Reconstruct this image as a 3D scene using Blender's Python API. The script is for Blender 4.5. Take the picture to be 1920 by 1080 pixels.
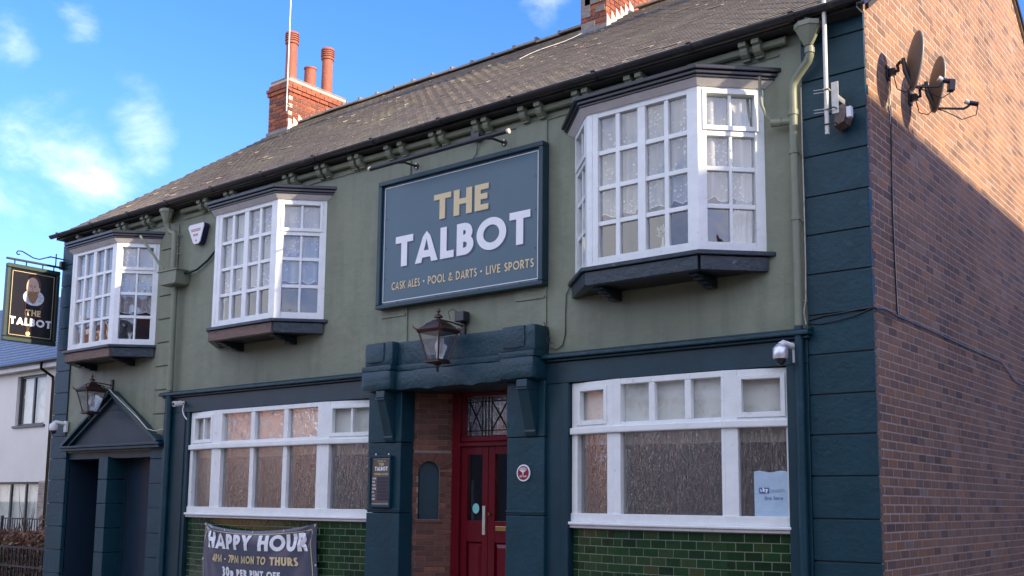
import bpy, math, random
from mathutils import Vector, Matrix, noise
random.seed(7)
R_ = random.random
def U(a, b): return random.uniform(a, b)
scn = bpy.context.scene
for o in list(bpy.data.objects): bpy.data.objects.remove(o)

# ------------------------------------------------------------------ camera
CAM = Vector((2.8329, -8.1920, 1.6))
RIGHT = Vector((0.78159071, 0.62370951, 0.01011931))
FWD = Vector((-0.61967869, 0.77447541, 0.12722489))
UP = Vector((0.07151422, -0.10570851, 0.99182228))
cd = bpy.data.cameras.new('camera'); cam = bpy.data.objects.new('camera', cd)
scn.collection.objects.link(cam); scn.camera = cam
cam.matrix_world = Matrix(((RIGHT.x, UP.x, -FWD.x, CAM.x), (RIGHT.y, UP.y, -FWD.y, CAM.y), (RIGHT.z, UP.z, -FWD.z, CAM.z), (0, 0, 0, 1)))
cd.sensor_width = 36; cd.lens = 36.4; cd.shift_x = 0.0012; cd.shift_y = 0.0797
cd.clip_start = 0.1; cd.clip_end = 3000
def skydir(u, v):
    d = FWD + RIGHT * ((u - 957.8) / 1941.26) - UP * ((v - 692.96) / 1941.26)
    return d.normalized()

# ------------------------------------------------------------------ light
SUN = Vector((1.0, 0.03, 0.385)).normalized()
world = bpy.data.worlds.new('World'); scn.world = world; world.use_nodes = True
wn = world.node_tree.nodes; wl = world.node_tree.links; wn.clear()
sky = wn.new('ShaderNodeTexSky'); sky.sky_type = 'NISHITA'; sky.sun_disc = False
sky.sun_elevation = math.asin(SUN.z); sky.sun_rotation = math.atan2(SUN.x, SUN.y)
sky.altitude = 50; sky.air_density = 1.0; sky.dust_density = 0.5; sky.ozone_density = 3.5
bg = wn.new('ShaderNodeBackground'); bg.inputs['Strength'].default_value = 0.15
out = wn.new('ShaderNodeOutputWorld')
tc = wn.new('ShaderNodeTexCoord')
mp = wn.new('ShaderNodeMapping'); mp.inputs['Scale'].default_value = (1, 1, 1.9)
n1 = wn.new('ShaderNodeTexNoise'); n1.inputs['Scale'].default_value = 4.2; n1.inputs['Detail'].default_value = 9; n1.inputs['Roughness'].default_value = 0.58; n1.inputs['Distortion'].default_value = 0.25
wl.new(tc.outputs['Generated'], mp.inputs['Vector']); wl.new(mp.outputs['Vector'], n1.inputs['Vector'])
def wmath(op, a, b=None, c=None):
    n = wn.new('ShaderNodeMath'); n.operation = op
    for i, x in enumerate((a, b, c)):
        if x is None: continue
        if isinstance(x, (int, float)): n.inputs[i].default_value = x
        else: wl.new(x, n.inputs[i])
    return n.outputs[0]
# cloud banks: (direction, spread, amount)
bias = None
for (u, v, sp, am) in ((160, 315, 0.075, 0.36), (280, 248, 0.05, 0.42), (50, 370, 0.065, 0.32), (150, 50, 0.035, 0.25), (10, 65, 0.035, 0.30),
                       (790, 0, 0.07, 0.46), (1010, 15, 0.06, 0.48), (1250, -60, 0.12, 0.34), (1950, -80, 0.12, 0.3), (60, 480, 0.07, 0.28)):
    vm = wn.new('ShaderNodeVectorMath'); vm.operation = 'DISTANCE'
    nv = wn.new('ShaderNodeVectorMath'); nv.operation = 'NORMALIZE'
    wl.new(tc.outputs['Generated'], nv.inputs[0]); wl.new(nv.outputs[0], vm.inputs[0]); vm.inputs[1].default_value = skydir(u, v)
    g = wmath('EXPONENT', wmath('MULTIPLY', wmath('POWER', wmath('DIVIDE', vm.outputs['Value'], sp), 2.0), -0.7))
    g = wmath('MULTIPLY', g, am)
    bias = g if bias is None else wmath('MAXIMUM', bias, g)
# clouds added behind the camera, unseen, to brighten the shaded front; thinned ahead
sepx = wn.new('ShaderNodeSeparateXYZ'); wl.new(tc.outputs['Generated'], sepx.inputs[0])
fill_cloud = wmath('MINIMUM', wmath('MULTIPLY_ADD', sepx.outputs['Y'], -0.6, 0.06), 0.30)
bias = wmath('ADD', bias, fill_cloud)
m = wmath('ADD', n1.outputs['Fac'], bias)
mr = wn.new('ShaderNodeMapRange'); mr.interpolation_type = 'SMOOTHSTEP'
mr.inputs['From Min'].default_value = 0.60; mr.inputs['From Max'].default_value = 0.95; mr.inputs['To Max'].default_value = 0.85
wl.new(m, mr.inputs['Value'])
hs = wn.new('ShaderNodeHueSaturation'); hs.inputs['Saturation'].default_value = 1.25; hs.inputs['Value'].default_value = 1.0
wl.new(sky.outputs[0], hs.inputs['Color'])
tint = wn.new('ShaderNodeMix'); tint.data_type = 'RGBA'; tint.blend_type = 'MULTIPLY'; tint.inputs[0].default_value = 1
wl.new(hs.outputs[0], tint.inputs[6]); tint.inputs[7].default_value = (0.68, 0.52, 0.68, 1)
mx = wn.new('ShaderNodeMix'); mx.data_type = 'RGBA'
wl.new(mr.outputs[0], mx.inputs[0]); wl.new(tint.outputs[2], mx.inputs[6]); mx.inputs[7].default_value = (4.1, 4.05, 4.15, 1)
wl.new(mx.outputs[2], bg.inputs['Color']); wl.new(bg.outputs[0], out.inputs['Surface'])
sd = bpy.data.lights.new('sun', 'SUN'); sd.energy = 2.25; sd.angle = math.radians(0.75); sd.color = (1.0, 0.82, 0.58)
so = bpy.data.objects.new('sun', sd); scn.collection.objects.link(so); so.rotation_euler = SUN.to_track_quat('Z', 'Y').to_euler(); so.location = (20, -5, 20)
scn.view_settings.view_transform = 'Standard'; scn.view_settings.look = 'None'; scn.view_settings.gamma = 1
scn.view_settings.use_curve_mapping = False; scn.view_settings.exposure = 1.98
scn.render.engine = 'CYCLES'
try:
    scn.cycles.max_bounces = 8; scn.cycles.transparent_max_bounces = 16
    scn.cycles.caustics_reflective = False; scn.cycles.caustics_refractive = False
except Exception: pass

# ------------------------------------------------------------------ materials
def L(c):  # sRGB 0-255 -> linear
    return tuple(((x / 255) / 12.92 if x <= 10 else ((x / 255 + 0.055) / 1.055) ** 2.4) for x in c)
class NT:
    def __init__(s, name):
        s.m = bpy.data.materials.new(name); s.m.use_nodes = True; s.n = s.m.node_tree.nodes; s.l = s.m.node_tree.links
        s.b = s.n['Principled BSDF']; s.out = s.n['Material Output']
        s.pos = s.n.new('ShaderNodeNewGeometry')
    def link(s, a, b): s.l.new(a, b)
    def math(s, op, a, b=None, c=None):
        n = s.n.new('ShaderNodeMath'); n.operation = op
        for i, x in enumerate((a, b, c)):
            if x is None: continue
            if isinstance(x, (int, float)): n.inputs[i].default_value = x
            else: s.l.new(x, n.inputs[i])
        return n.outputs[0]
    def noise(s, scale, detail=4, rough=0.55, stretch=None, dist=0):
        n = s.n.new('ShaderNodeTexNoise'); n.inputs['Scale'].default_value = scale; n.inputs['Detail'].default_value = detail
        n.inputs['Roughness'].default_value = rough; n.inputs['Distortion'].default_value = dist
        v = s.pos.outputs['Position']
        if stretch:
            mp = s.n.new('ShaderNodeMapping'); mp.inputs['Scale'].default_value = stretch; s.l.new(v, mp.inputs['Vector']); v = mp.outputs[0]
        s.l.new(v, n.inputs['Vector']); return n.outputs['Fac']
    def ramp(s, fac, stops):
        r = s.n.new('ShaderNodeValToRGB'); e = r.color_ramp.elements
        while len(e) < len(stops): e.new(0.5)
        for i, (p, c) in enumerate(stops):
            e[i].position = p; e[i].color = (*c, 1) if len(c) == 3 else c
        s.l.new(fac, r.inputs[0]); return r.outputs[0]
    def mix(s, fac, a, b, mode='MIX'):
        n = s.n.new('ShaderNodeMix'); n.data_type = 'RGBA'; n.blend_type = mode
        for i, x in ((0, fac), (6, a), (7, b)):
            if isinstance(x, (int, float)): n.inputs[i].default_value = x
            elif isinstance(x, tuple): n.inputs[i].default_value = (*x, 1) if len(x) == 3 else x
            else: s.l.new(x, n.inputs[i])
        return n.outputs[2]
    def bump(s, h, strength=0.3, dist=0.01, normal=None):
        n = s.n.new('ShaderNodeBump'); n.inputs['Strength'].default_value = strength; n.inputs['Distance'].default_value = dist
        s.l.new(h, n.inputs['Height'])
        if normal is not None: s.l.new(normal, n.inputs['Normal'])
        return n.outputs[0]
    def island(s):
        oi = s.n.new('ShaderNodeObjectInfo')
        a = s.math('ADD', s.pos.outputs['Random Per Island'], oi.outputs['Random'])
        return s.math('FRACT', s.math('MULTIPLY', a, 7.31))
def paint(name, col, rough=0.5, var=0.12, vs=3.0, bs=0.15, bscale=40, bdist=0.004, spec=0.5, dirt=None, stretch=None):
    t = NT(name)
    f = t.noise(vs, 6, 0.6, stretch)
    c = t.mix(t.ramp(f, [(0.3, (0, 0, 0)), (0.7, (1, 1, 1))]), tuple(x * (1 - var) for x in col), tuple(min(1, x * (1 + var)) for x in col))
    if dirt:
        dc, sc, lo, hi = dirt
        g = t.ramp(t.noise(sc, 8, 0.7), [(lo, (0, 0, 0)), (hi, (1, 1, 1))])
        c = t.mix(g, c, dc)
    t.link(c, t.b.inputs['Base Color'])
    t.b.inputs['Roughness'].default_value = rough; t.b.inputs['Specular IOR Level'].default_value = spec
    if bs: t.link(t.bump(t.noise(bscale, 5, 0.6), bs, bdist), t.b.inputs['Normal'])
    return t
def metal(name, col, rough=0.35, met=1.0, bs=0.05):
    t = paint(name, col, rough, 0.15, 12, bs, 60, 0.002); t.b.inputs['Metallic'].default_value = met; return t.m
M = {}
def render_mat(name, col):
    t = NT(name)
    f = t.noise(1.3, 5, 0.6); f2 = t.noise(9, 6, 0.65)
    st = t.noise(2.2, 5, 0.6, (2.5, 2.5, 0.35))
    c = t.mix(t.ramp(f, [(0.3, (0, 0, 0)), (0.7, (1, 1, 1))]), tuple(x * 0.9 for x in col), tuple(x * 1.08 for x in col))
    c = t.mix(t.ramp(st, [(0.48, (0, 0, 0)), (0.74, (0.6, 0.6, 0.6))]), c, tuple(x * 0.62 for x in col))
    c = t.mix(t.ramp(f2, [(0.63, (0, 0, 0)), (0.72, (0.35, 0.35, 0.35))]), c, tuple(min(1, x * 1.35) for x in col))
    t.link(c, t.b.inputs['Base Color']); t.b.inputs['Roughness'].default_value = 0.6
    ck = t.math('ABSOLUTE', t.math('SUBTRACT', t.noise(1.9, 7, 0.62, (1, 1, 1.4), 0.4), 0.5))
    cm = t.math('MULTIPLY', t.math('LESS_THAN', ck, 0.0028), t.math('GREATER_THAN', t.noise(0.9, 2, 0.5), 0.53))
    c = t.mix(t.math('MULTIPLY', cm, 0.6), c, tuple(x * 0.3 for x in col))
    pt = t.ramp(t.noise(0.75, 2, 0.4), [(0.56, (0, 0, 0)), (0.60, (1, 1, 1))])
    c = t.mix(t.math('MULTIPLY', pt, 0.22), c, (col[0] * 0.82, col[1] * 0.86, col[2] * 0.92))
    b1 = t.bump(t.noise(5.5, 3, 0.5), 0.7, 0.025)
    b2 = t.bump(t.noise(28, 5, 0.6, (1, 1, 1.6)), 0.32, 0.006, b1)
    t.link(b2, t.b.inputs['Normal'])
    return t.m
SAGE = (0.208, 0.228, 0.160)
TEAL = (0.0035, 0.037, 0.054)
NAVY = (0.009, 0.037, 0.053)
M['sage'] = render_mat('sage_render', SAGE)
M['sagepipe'] = paint('sage_gloss_paint', tuple(x * 0.95 for x in SAGE), 0.5, 0.1, 6, 0.12, 30).m
M['teal'] = paint('teal_masonry_paint', TEAL, 0.46, 0.22, 2.5, 0.6, 18, 0.010, spec=.35, dirt=((0.02, 0.065, 0.085), 9, 0.60, 0.78)).m
M['navy'] = paint('dark_blue_joinery_paint', NAVY, 0.36, 0.2, 3, 0.3, 22, 0.006, spec=.4).m
M['tealrough'] = paint('teal_paint_on_stone', TEAL, 0.42, 0.18, 5, 0.7, 24, 0.012).m
M['door_navy'] = paint('navy_door_paint', (0.016, 0.032, 0.055), 0.28, 0.1, 3, 0.08, 20).m
M['white'] = paint('white_gloss_paint', (0.78, 0.81, 0.80), 0.3, 0.06, 8, 0.22, 35, 0.004, dirt=((0.42, 0.40, 0.37), 17, 0.60, 0.80)).m
M['offwhite'] = paint('weathered_white_paint', (0.60, 0.57, 0.56), 0.5, 0.08, 6, 0.2, 40, dirt=((0.35, 0.32, 0.3), 14, 0.6, 0.8)).m
M['black'] = paint('black_gloss_paint', (0.012, 0.013, 0.02), 0.28, 0.2, 8, 0.2, 40, dirt=((0.06, 0.06, 0.07), 30, 0.62, 0.72)).m
M['gutter'] = paint('black_gutter_plastic', (0.017, 0.017, 0.02), 0.35, 0.3, 5, 0.1, 40, dirt=((0.08, 0.075, 0.065), 9, 0.55, 0.75)).m
M['peel'] = paint('peeling_dark_paint', (0.010, 0.024, 0.036), 0.36, 0.25, 9, 0.7, 18, 0.012, dirt=((0.10, 0.14, 0.15), 24, 0.60, 0.68), stretch=(1, 1, 4)).m
M['bare'] = paint('bare_weathered_wood', (0.17, 0.105, 0.085), 0.7, 0.25, 7, 0.4, 30, 0.006, dirt=((0.05, 0.06, 0.065), 10, 0.52, 0.7), stretch=(0.5, 0.5, 6)).m
M['signblue'] = paint('sign_blue_board', (0.046, 0.108, 0.150), 0.33, 0.05, 2.5, 0.02, 30).m
M['gold'] = paint('gold_lettering', (0.68, 0.54, 0.29), 0.4, 0.03, 20, 0).m
M['letter'] = paint('white_lettering', (0.82, 0.82, 0.84), 0.4, 0.03, 20, 0).m
M['shade_letter'] = paint('dark_drop_letter', (0.022, 0.045, 0.085), 0.4, 0.03, 20, 0).m
M['red'] = paint('claret_door_paint', (0.125, 0.005, 0.011), 0.16, 0.12, 4, 0.12, 22, 0.004).m
M['lamp'] = metal('bronze_lantern_metal', (0.075, 0.045, 0.042), 0.33, 0.7)
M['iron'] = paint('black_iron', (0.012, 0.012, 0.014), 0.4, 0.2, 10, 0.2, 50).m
M['steel'] = metal('galvanised_steel', (0.55, 0.53, 0.48), 0.5, 0.35)
M['brass'] = metal('polished_brass', (0.75, 0.5, 0.16), 0.2)
M['plastic'] = paint('white_plastic', (0.72, 0.72, 0.72), 0.3, 0.03, 10, 0).m
M['blackplastic'] = paint('black_plastic', (0.012, 0.012, 0.02), 0.3, 0.1, 10, 0).m
M['lead'] = paint('grey_lead_flashing', (0.16, 0.17, 0.185), 0.5, 0.2, 8, 0.4, 20, 0.01).m
M['limewash'] = paint('white_mortar_flashing', (0.66, 0.60, 0.52), 0.75, 0.15, 14, 0.5, 40, 0.006, dirt=((0.32, 0.29, 0.26), 16, 0.55, 0.7)).m
M['mortar'] = paint('pale_mortar', (0.50, 0.40, 0.32), 0.9, 0.12, 14, 0.4, 60, 0.003).m
M['darkmortar'] = paint('grey_mortar', (0.24, 0.20, 0.175), 0.9, 0.2, 14, 0.6, 60, 0.006).m
M['cement'] = paint('cement_render', (0.23, 0.20, 0.175), 0.9, 0.25, 7, 0.8, 25, 0.015).m
M['grout'] = paint('cream_grout', (0.19, 0.21, 0.155), 0.7, 0.2, 20, 0.3, 60).m
M['asphalt'] = paint('asphalt', (0.05, 0.05, 0.052), 0.85, 0.2, 3, 0.6, 90, 0.01).m
M['paving'] = paint('concrete_paving', (0.26, 0.25, 0.235), 0.8, 0.15, 3, 0.4, 60, 0.006).m
M['kerb'] = paint('kerb_stone', (0.3, 0.29, 0.28), 0.8, 0.15, 5, 0.4, 60).m
M['ground'] = paint('grass_ground', (0.07, 0.085, 0.035), 0.95, 0.3, 2, 0.6, 30, 0.03).m
M['roadpaint'] = paint('yellow_road_paint', (0.6, 0.42, 0.05), 0.7, 0.1, 10, 0.2, 60).m
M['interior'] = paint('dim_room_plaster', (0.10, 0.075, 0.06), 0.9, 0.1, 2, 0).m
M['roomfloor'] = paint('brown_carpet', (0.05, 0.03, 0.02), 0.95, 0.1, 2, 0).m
M['blind'] = paint('cream_blind', (0.80, 0.78, 0.70), 0.8, 0.06, 4, 0.15, 12, 0.01, dirt=((0.5, 0.47, 0.4), 3, 0.5, 0.75)).m
M['houserender'] = paint('pale_modern_render', (0.76, 0.72, 0.66), 0.8, 0.04, 1.2, 0.1, 40).m
M['anthracite'] = paint('anthracite_frame', (0.028, 0.030, 0.036), 0.4, 0.05, 8, 0).m
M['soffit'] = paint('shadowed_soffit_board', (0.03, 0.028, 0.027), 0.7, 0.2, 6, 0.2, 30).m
M['leaf'] = None

def brick_mat(name, stops, bump=0.7, moss=None, extra=None, rough=0.88):
    t = NT(name)
    c = t.ramp(t.island(), stops)
    f = t.noise(38, 6, 0.7); g = t.noise(1.1, 3, 0.5); s = t.noise(30, 3, 0.6, (1, 1, 0.18))
    c = t.mix(0.55, c, t.ramp(f, [(0.25, (0.45, 0.45, 0.45)), (0.75, (1.0, 1.0, 1.0))]), 'MULTIPLY')
    c = t.mix(0.8, c, t.ramp(g, [(0.35, (0.66, 0.63, 0.64)), (0.62, (1.0, 1.0, 1.0))]), 'MULTIPLY')
    c = t.mix(0.45, c, t.ramp(s, [(0.35, (0.6, 0.58, 0.56)), (0.62, (1.0, 1.0, 1.0))]), 'MULTIPLY')
    if extra:
        ec, sc, lo, hi = extra
        c = t.mix(t.ramp(t.noise(sc, 6, 0.7), [(lo, (0, 0, 0)), (hi, (1, 1, 1))]), c, ec)
    t.link(c, t.b.inputs['Base Color']); t.b.inputs['Roughness'].default_value = rough
    t.link(t.bump(t.noise(55, 6, 0.7), bump, 0.006), t.b.inputs['Normal'])
    return t.m
M['brick'] = brick_mat('gable_brick', [(0.0, (0.21, 0.13, 0.09)), (0.15, (0.32, 0.185, 0.12)), (0.3, (0.44, 0.235, 0.13)), (0.5, (0.37, 0.22, 0.135)), (0.66, (0.49, 0.265, 0.14)), (0.8, (0.30, 0.195, 0.13)), (0.91, (0.54, 0.26, 0.12)), (1.0, (0.43, 0.31, 0.22))])
M['chbrick'] = brick_mat('chimney_brick', [(0.0, (0.20, 0.075, 0.05)), (0.3, (0.42, 0.115, 0.055)), (0.6, (0.33, 0.12, 0.075)), (0.85, (0.55, 0.17, 0.07)), (1.0, (0.16, 0.10, 0.085))])
M['porchbrick'] = brick_mat('porch_brick', [(0.0, (0.10, 0.045, 0.035)), (0.4, (0.17, 0.072, 0.052)), (0.8, (0.22, 0.09, 0.064)), (0.95, (0.30, 0.12, 0.07)), (1.0, (0.10, 0.07, 0.06))])
M['housebrick'] = brick_mat('red_house_brick', [(0.0, (0.42, 0.16, 0.09)), (1.0, (0.52, 0.22, 0.13))])
M['palebrick'] = brick_mat('pale_buff_brick', [(0.0, (0.45, 0.38, 0.33)), (1.0, (0.62, 0.54, 0.48))])
def tile_roof_mat(name, stops, band=True):
    t = NT(name)
    c = t.ramp(t.island(), stops)
    f = t.noise(24, 6, 0.7)
    c = t.mix(0.6, c, t.ramp(f, [(0.25, (0.5, 0.5, 0.5)), (0.75, (1.1, 1.1, 1.1))]), 'MULTIPLY')
    li = t.ramp(t.noise(34, 4, 0.7), [(0.63, (0, 0, 0)), (0.70, (1, 1, 1))])
    c = t.mix(t.math('MULTIPLY', li, 0.35), c, (0.50, 0.44, 0.30))
    if band:
        mo = t.ramp(t.noise(0.8, 5, 0.7), [(0.52, (0, 0, 0)), (0.68, (1, 1, 1))])
        c = t.mix(t.math('MULTIPLY', mo, 0.4), c, (0.36, 0.33, 0.19))
    t.link(c, t.b.inputs['Base Color']); t.b.inputs['Roughness'].default_value = 0.85
    t.link(t.bump(t.noise(45, 6, 0.7), 0.6, 0.006), t.b.inputs['Normal'])
    return t.m
M['rooftile'] = tile_roof_mat('weathered_clay_tile', [(0.0, (0.20, 0.163, 0.125)), (0.3, (0.25, 0.208, 0.158)), (0.6, (0.30, 0.246, 0.184)), (0.85, (0.225, 0.186, 0.145)), (1.0, (0.34, 0.275, 0.20))])
M['darktile'] = tile_roof_mat('dark_slate_tile', [(0.0, (0.10, 0.10, 0.11)), (1.0, (0.16, 0.16, 0.17))])
M['houseslate'] = paint('blue_grey_slate', (0.055, 0.068, 0.11), 0.3, 0.1, 3, 0.1, 20).m
M['pot'] = paint('terracotta_pot', (0.30, 0.10, 0.06), 0.75, 0.15, 6, 0.3, 30, 0.006, dirt=((0.55, 0.42, 0.34), 11, 0.62, 0.70), stretch=(2, 2, 0.5)).m
def glaze():
    t = NT('green_glazed_tile')
    c = t.ramp(t.island(), [(0.0, (0.009, 0.030, 0.012)), (0.5, (0.014, 0.050, 0.016)), (0.85, (0.020, 0.058, 0.018)), (0.97, (0.035, 0.06, 0.022)), (1.0, (0.06, 0.06, 0.025))])
    c = t.mix(0.4, c, t.ramp(t.noise(30, 5, 0.6), [(0.3, (0.5, 0.5, 0.5)), (0.7, (1.2, 1.2, 1.2))]), 'MULTIPLY')
    t.link(c, t.b.inputs['Base Color']); t.b.inputs['Roughness'].default_value = 0.12
    t.link(t.bump(t.noise(14, 3, 0.5), 0.35, 0.006), t.b.inputs['Normal'])
    return t.m
M['glaze'] = glaze()
def glass(name, ior=1.75, base=(0.93, 0.95, 0.96), bump=None, tintmix=None, rough=0.02):
    t = NT(name); n = t.n; t.n.remove(t.b)
    tr = n.new('ShaderNodeBsdfTransparent'); tr.inputs[0].default_value = (*base, 1)
    gl = n.new('ShaderNodeBsdfGlossy'); gl.inputs['Roughness'].default_value = rough
    f0 = ((ior - 1) / (ior + 1)) ** 2
    dp = n.new('ShaderNodeVectorMath'); dp.operation = 'DOT_PRODUCT'; t.link(t.pos.outputs['Incoming'], dp.inputs[0]); t.link(t.pos.outputs['Normal'], dp.inputs[1])
    ref = t.math('MULTIPLY_ADD', t.math('POWER', t.math('SUBTRACT', 1.0, t.math('ABSOLUTE', dp.outputs['Value'])), 5.0), 1 - f0, f0)
    body = tr.outputs[0]
    if tintmix:
        df = n.new('ShaderNodeBsdfDiffuse'); df.inputs[0].default_value = (*tintmix[0], 1)
        ms0 = n.new('ShaderNodeMixShader'); ms0.inputs[0].default_value = tintmix[1]
        t.link(tr.outputs[0], ms0.inputs[1]); t.link(df.outputs[0], ms0.inputs[2]); body = ms0.outputs[0]
    if bump:
        h = bump(t); t.link(h, gl.inputs['Normal'])
    ms = n.new('ShaderNodeMixShader'); t.link(ref, ms.inputs[0]); t.link(body, ms.inputs[1]); t.link(gl.outputs[0], ms.inputs[2])
    t.link(ms.outputs[0], t.out.inputs['Surface'])
    return t.m
M['glass'] = glass('old_window_glass', 2.3, bump=lambda t: t.bump(t.noise(2.5, 2, 0.5), 0.25, 0.02))
M['wavyglass'] = glass('wavy_toplight_glass', 3.3, bump=lambda t: t.bump(t.noise(9, 3, 0.5), 0.5, 0.02))
M['obscure'] = glass('obscure_rippled_glass', 3.9, (0.8, 0.75, 0.66), bump=lambda t: t.bump(t.noise(46, 3, 0.6, (1, 1, 0.17), 0.3), 0.6, 0.012), tintmix=((0.22, 0.21, 0.185), 0.30), rough=0.02)
M['plainglass'] = glass('plain_window_glass', 1.9)
M['lampglass'] = glass('lantern_glass', 2.8)
def lace(name, dense):
    t = NT(name); n = t.n; t.n.remove(t.b)
    df = n.new('ShaderNodeBsdfDiffuse'); tl = n.new('ShaderNodeBsdfTranslucent'); tr = n.new('ShaderNodeBsdfTransparent')
    df.inputs[0].default_value = (0.92, 0.92, 0.92, 1); tl.inputs[0].default_value = (0.75, 0.75, 0.75, 1)
    a = n.new('ShaderNodeMixShader'); a.inputs[0].default_value = 0.3
    t.link(df.outputs[0], a.inputs[1]); t.link(tl.outputs[0], a.inputs[2])
    # floral sprays: star shapes around scattered centres
    vo = n.new('ShaderNodeTexVoronoi'); vo.inputs['Scale'].default_value = 26
    t.link(t.pos.outputs['Position'], vo.inputs['Vector'])
    big = t.ramp(t.noise(5.0, 3, 0.6), [(0.50, (0, 0, 0)), (0.56, (1, 1, 1))])
    fl = t.math('LESS_THAN', t.math('ADD', vo.outputs['Distance'], t.math('MULTIPLY', t.noise(90, 2, 0.5), 0.35)), 0.50)
    pat = t.math('MULTIPLY', fl, big)
    fac = t.math('ADD', t.math('MULTIPLY', pat, 0.45), dense)
    ms = n.new('ShaderNodeMixShader'); t.link(fac, ms.inputs[0]); t.link(tr.outputs[0], ms.inputs[1]); t.link(a.outputs[0], ms.inputs[2])
    t.link(ms.outputs[0], t.out.inputs['Surface']); return t.m
M['lace'] = lace('net_curtain_lace', 0.60)

# ------------------------------------------------------------------ mesh building
COL = scn.collection
WLOC = {}
class MB:
    def __init__(s): s.v = []; s.f = []; s.smooth = False
    def poly(s, pts):
        i = len(s.v); s.v += [tuple(p) for p in pts]; s.f.append(tuple(range(i, i + len(pts))))
    def box(s, x0, x1, y0, y1, z0, z1, T=None):
        if x0 > x1: x0, x1 = x1, x0
        if y0 > y1: y0, y1 = y1, y0
        if z0 > z1: z0, z1 = z1, z0
        i = len(s.v)
        P = [(x0, y0, z0), (x1, y0, z0), (x1, y1, z0), (x0, y1, z0), (x0, y0, z1), (x1, y0, z1), (x1, y1, z1), (x0, y1, z1)]
        if T: P = [tuple(T(Vector(p))) for p in P]
        s.v += P
        s.f += [(i, i + 3, i + 2, i + 1), (i + 4, i + 5, i + 6, i + 7), (i, i + 1, i + 5, i + 4), (i + 1, i + 2, i + 6, i + 5), (i + 2, i + 3, i + 7, i + 6), (i + 3, i, i + 4, i + 7)]
        return s
    def prism(s, A, B):   # two matching polygons (3d) joined
        n = len(A); i = len(s.v); s.v += [tuple(p) for p in A] + [tuple(p) for p in B]
        s.f.append(tuple(range(i + n - 1, i - 1, -1))); s.f.append(tuple(range(i + n, i + 2 * n)))
        for k in range(n):
            j = (k + 1) % n; s.f.append((i + k, i + j, i + n + j, i + n + k))
        return s
    def xprism(s, x0, x1, yz): return s.prism([(x0, y, z) for y, z in yz], [(x1, y, z) for y, z in yz])
    def tube(s, pts, r, n=10, caps=True):
        pts = [Vector(p) for p in pts]; rr = r if isinstance(r, (list, tuple)) else [r] * len(pts)
        rings = []; up0 = None
        for k, p in enumerate(pts):
            if k == 0: d = pts[1] - p
            elif k == len(pts) - 1: d = p - pts[k - 1]
            else: d = (pts[k + 1] - p).normalized() + (p - pts[k - 1]).normalized()
            d.normalize()
            if up0 is None: up0 = d.orthogonal().normalized()
            a = (up0 - d * up0.dot(d)); a = a.normalized() if a.length > 1e-4 else d.orthogonal().normalized(); up0 = a
            b = d.cross(a); ring = []
            for q in range(n):
                t = 2 * math.pi * q / n; ring.append(len(s.v)); s.v.append(tuple(p + (a * math.cos(t) + b * math.sin(t)) * rr[k]))
            rings.append(ring)
        for A, B in zip(rings, rings[1:]):
            for q in range(n): s.f.append((A[q], A[(q + 1) % n], B[(q + 1) % n], B[q]))
        if caps: s.f.append(tuple(reversed(rings[0]))); s.f.append(tuple(rings[-1]))
        s.smooth = True; return s
    def lathe(s, prof, c, n=16, axis='z', rot=0, sx=1, sy=1):
        c = Vector(c); rings = []
        for r, z in prof:
            ring = []
            for q in range(n):
                t = 2 * math.pi * (q + rot) / n
                ring.append(len(s.v)); s.v.append(tuple(c + Vector((r * math.cos(t) * sx, r * math.sin(t) * sy, z))))
            rings.append(ring)
        for A, B in zip(rings, rings[1:]):
            for q in range(n): s.f.append((A[q], A[(q + 1) % n], B[(q + 1) % n], B[q]))
        s.f.append(tuple(reversed(rings[0]))); s.f.append(tuple(rings[-1]))
        return s
    def xf(s, fn): s.v = [tuple(fn(Vector(p))) for p in s.v]; return s
    def build(s, name, mat, parent=None, bevel=0, smooth=None, recalc=True):
        xs = [p[0] for p in s.v]; ys = [p[1] for p in s.v]; zs = [p[2] for p in s.v]
        c = Vector(((min(xs) + max(xs)) / 2, (min(ys) + max(ys)) / 2, (min(zs) + max(zs)) / 2))
        me = bpy.data.meshes.new(name)
        me.from_pydata([(p[0] - c.x, p[1] - c.y, p[2] - c.z) for p in s.v], [], s.f); me.update()
        if recalc:
            import bmesh
            bm = bmesh.new(); bm.from_mesh(me); bmesh.ops.recalc_face_normals(bm, faces=bm.faces); bm.to_mesh(me); bm.free()
        me.materials.append(M[mat] if isinstance(mat, str) else mat)
        if (s.smooth if smooth is None else smooth):
            for p in me.polygons: p.use_smooth = True
            try: me.set_sharp_from_angle(angle=math.radians(40))
            except Exception: pass
        return link(name, me, c, parent, bevel)
def link(name, me, c, parent=None, bevel=0):
    o = bpy.data.objects.new(name, me); COL.objects.link(o); c = Vector(c)
    WLOC[o.name] = c
    if parent is not None:
        o.parent = parent; o.location = c - WLOC[parent.name]
    else: o.location = c
    if bevel:
        b = o.modifiers.new('bevel', 'BEVEL'); b.width = bevel; b.segments = 2; b.limit_method = 'ANGLE'; b.angle_limit = math.radians(40)
    return o
def tag(o, label, cat, group=None, kind=None):
    o['label'] = label; o['category'] = cat
    if group: o['group'] = group
    if kind: o['kind'] = kind
    return o
def thing(name, loc, label, cat, group=None):
    o = bpy.data.objects.new(name, None); COL.objects.link(o); o.location = loc; WLOC[o.name] = Vector(loc); o.empty_display_size = 0.1
    return tag(o, label, cat, group)
def structure(o): o['kind'] = 'structure'; return o
def bx(name, mat, parent, x0, x1, y0, y1, z0, z1, bevel=0, T=None):
    return MB().box(x0, x1, y0, y1, z0, z1, T).build(name, mat, parent, bevel)

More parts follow.
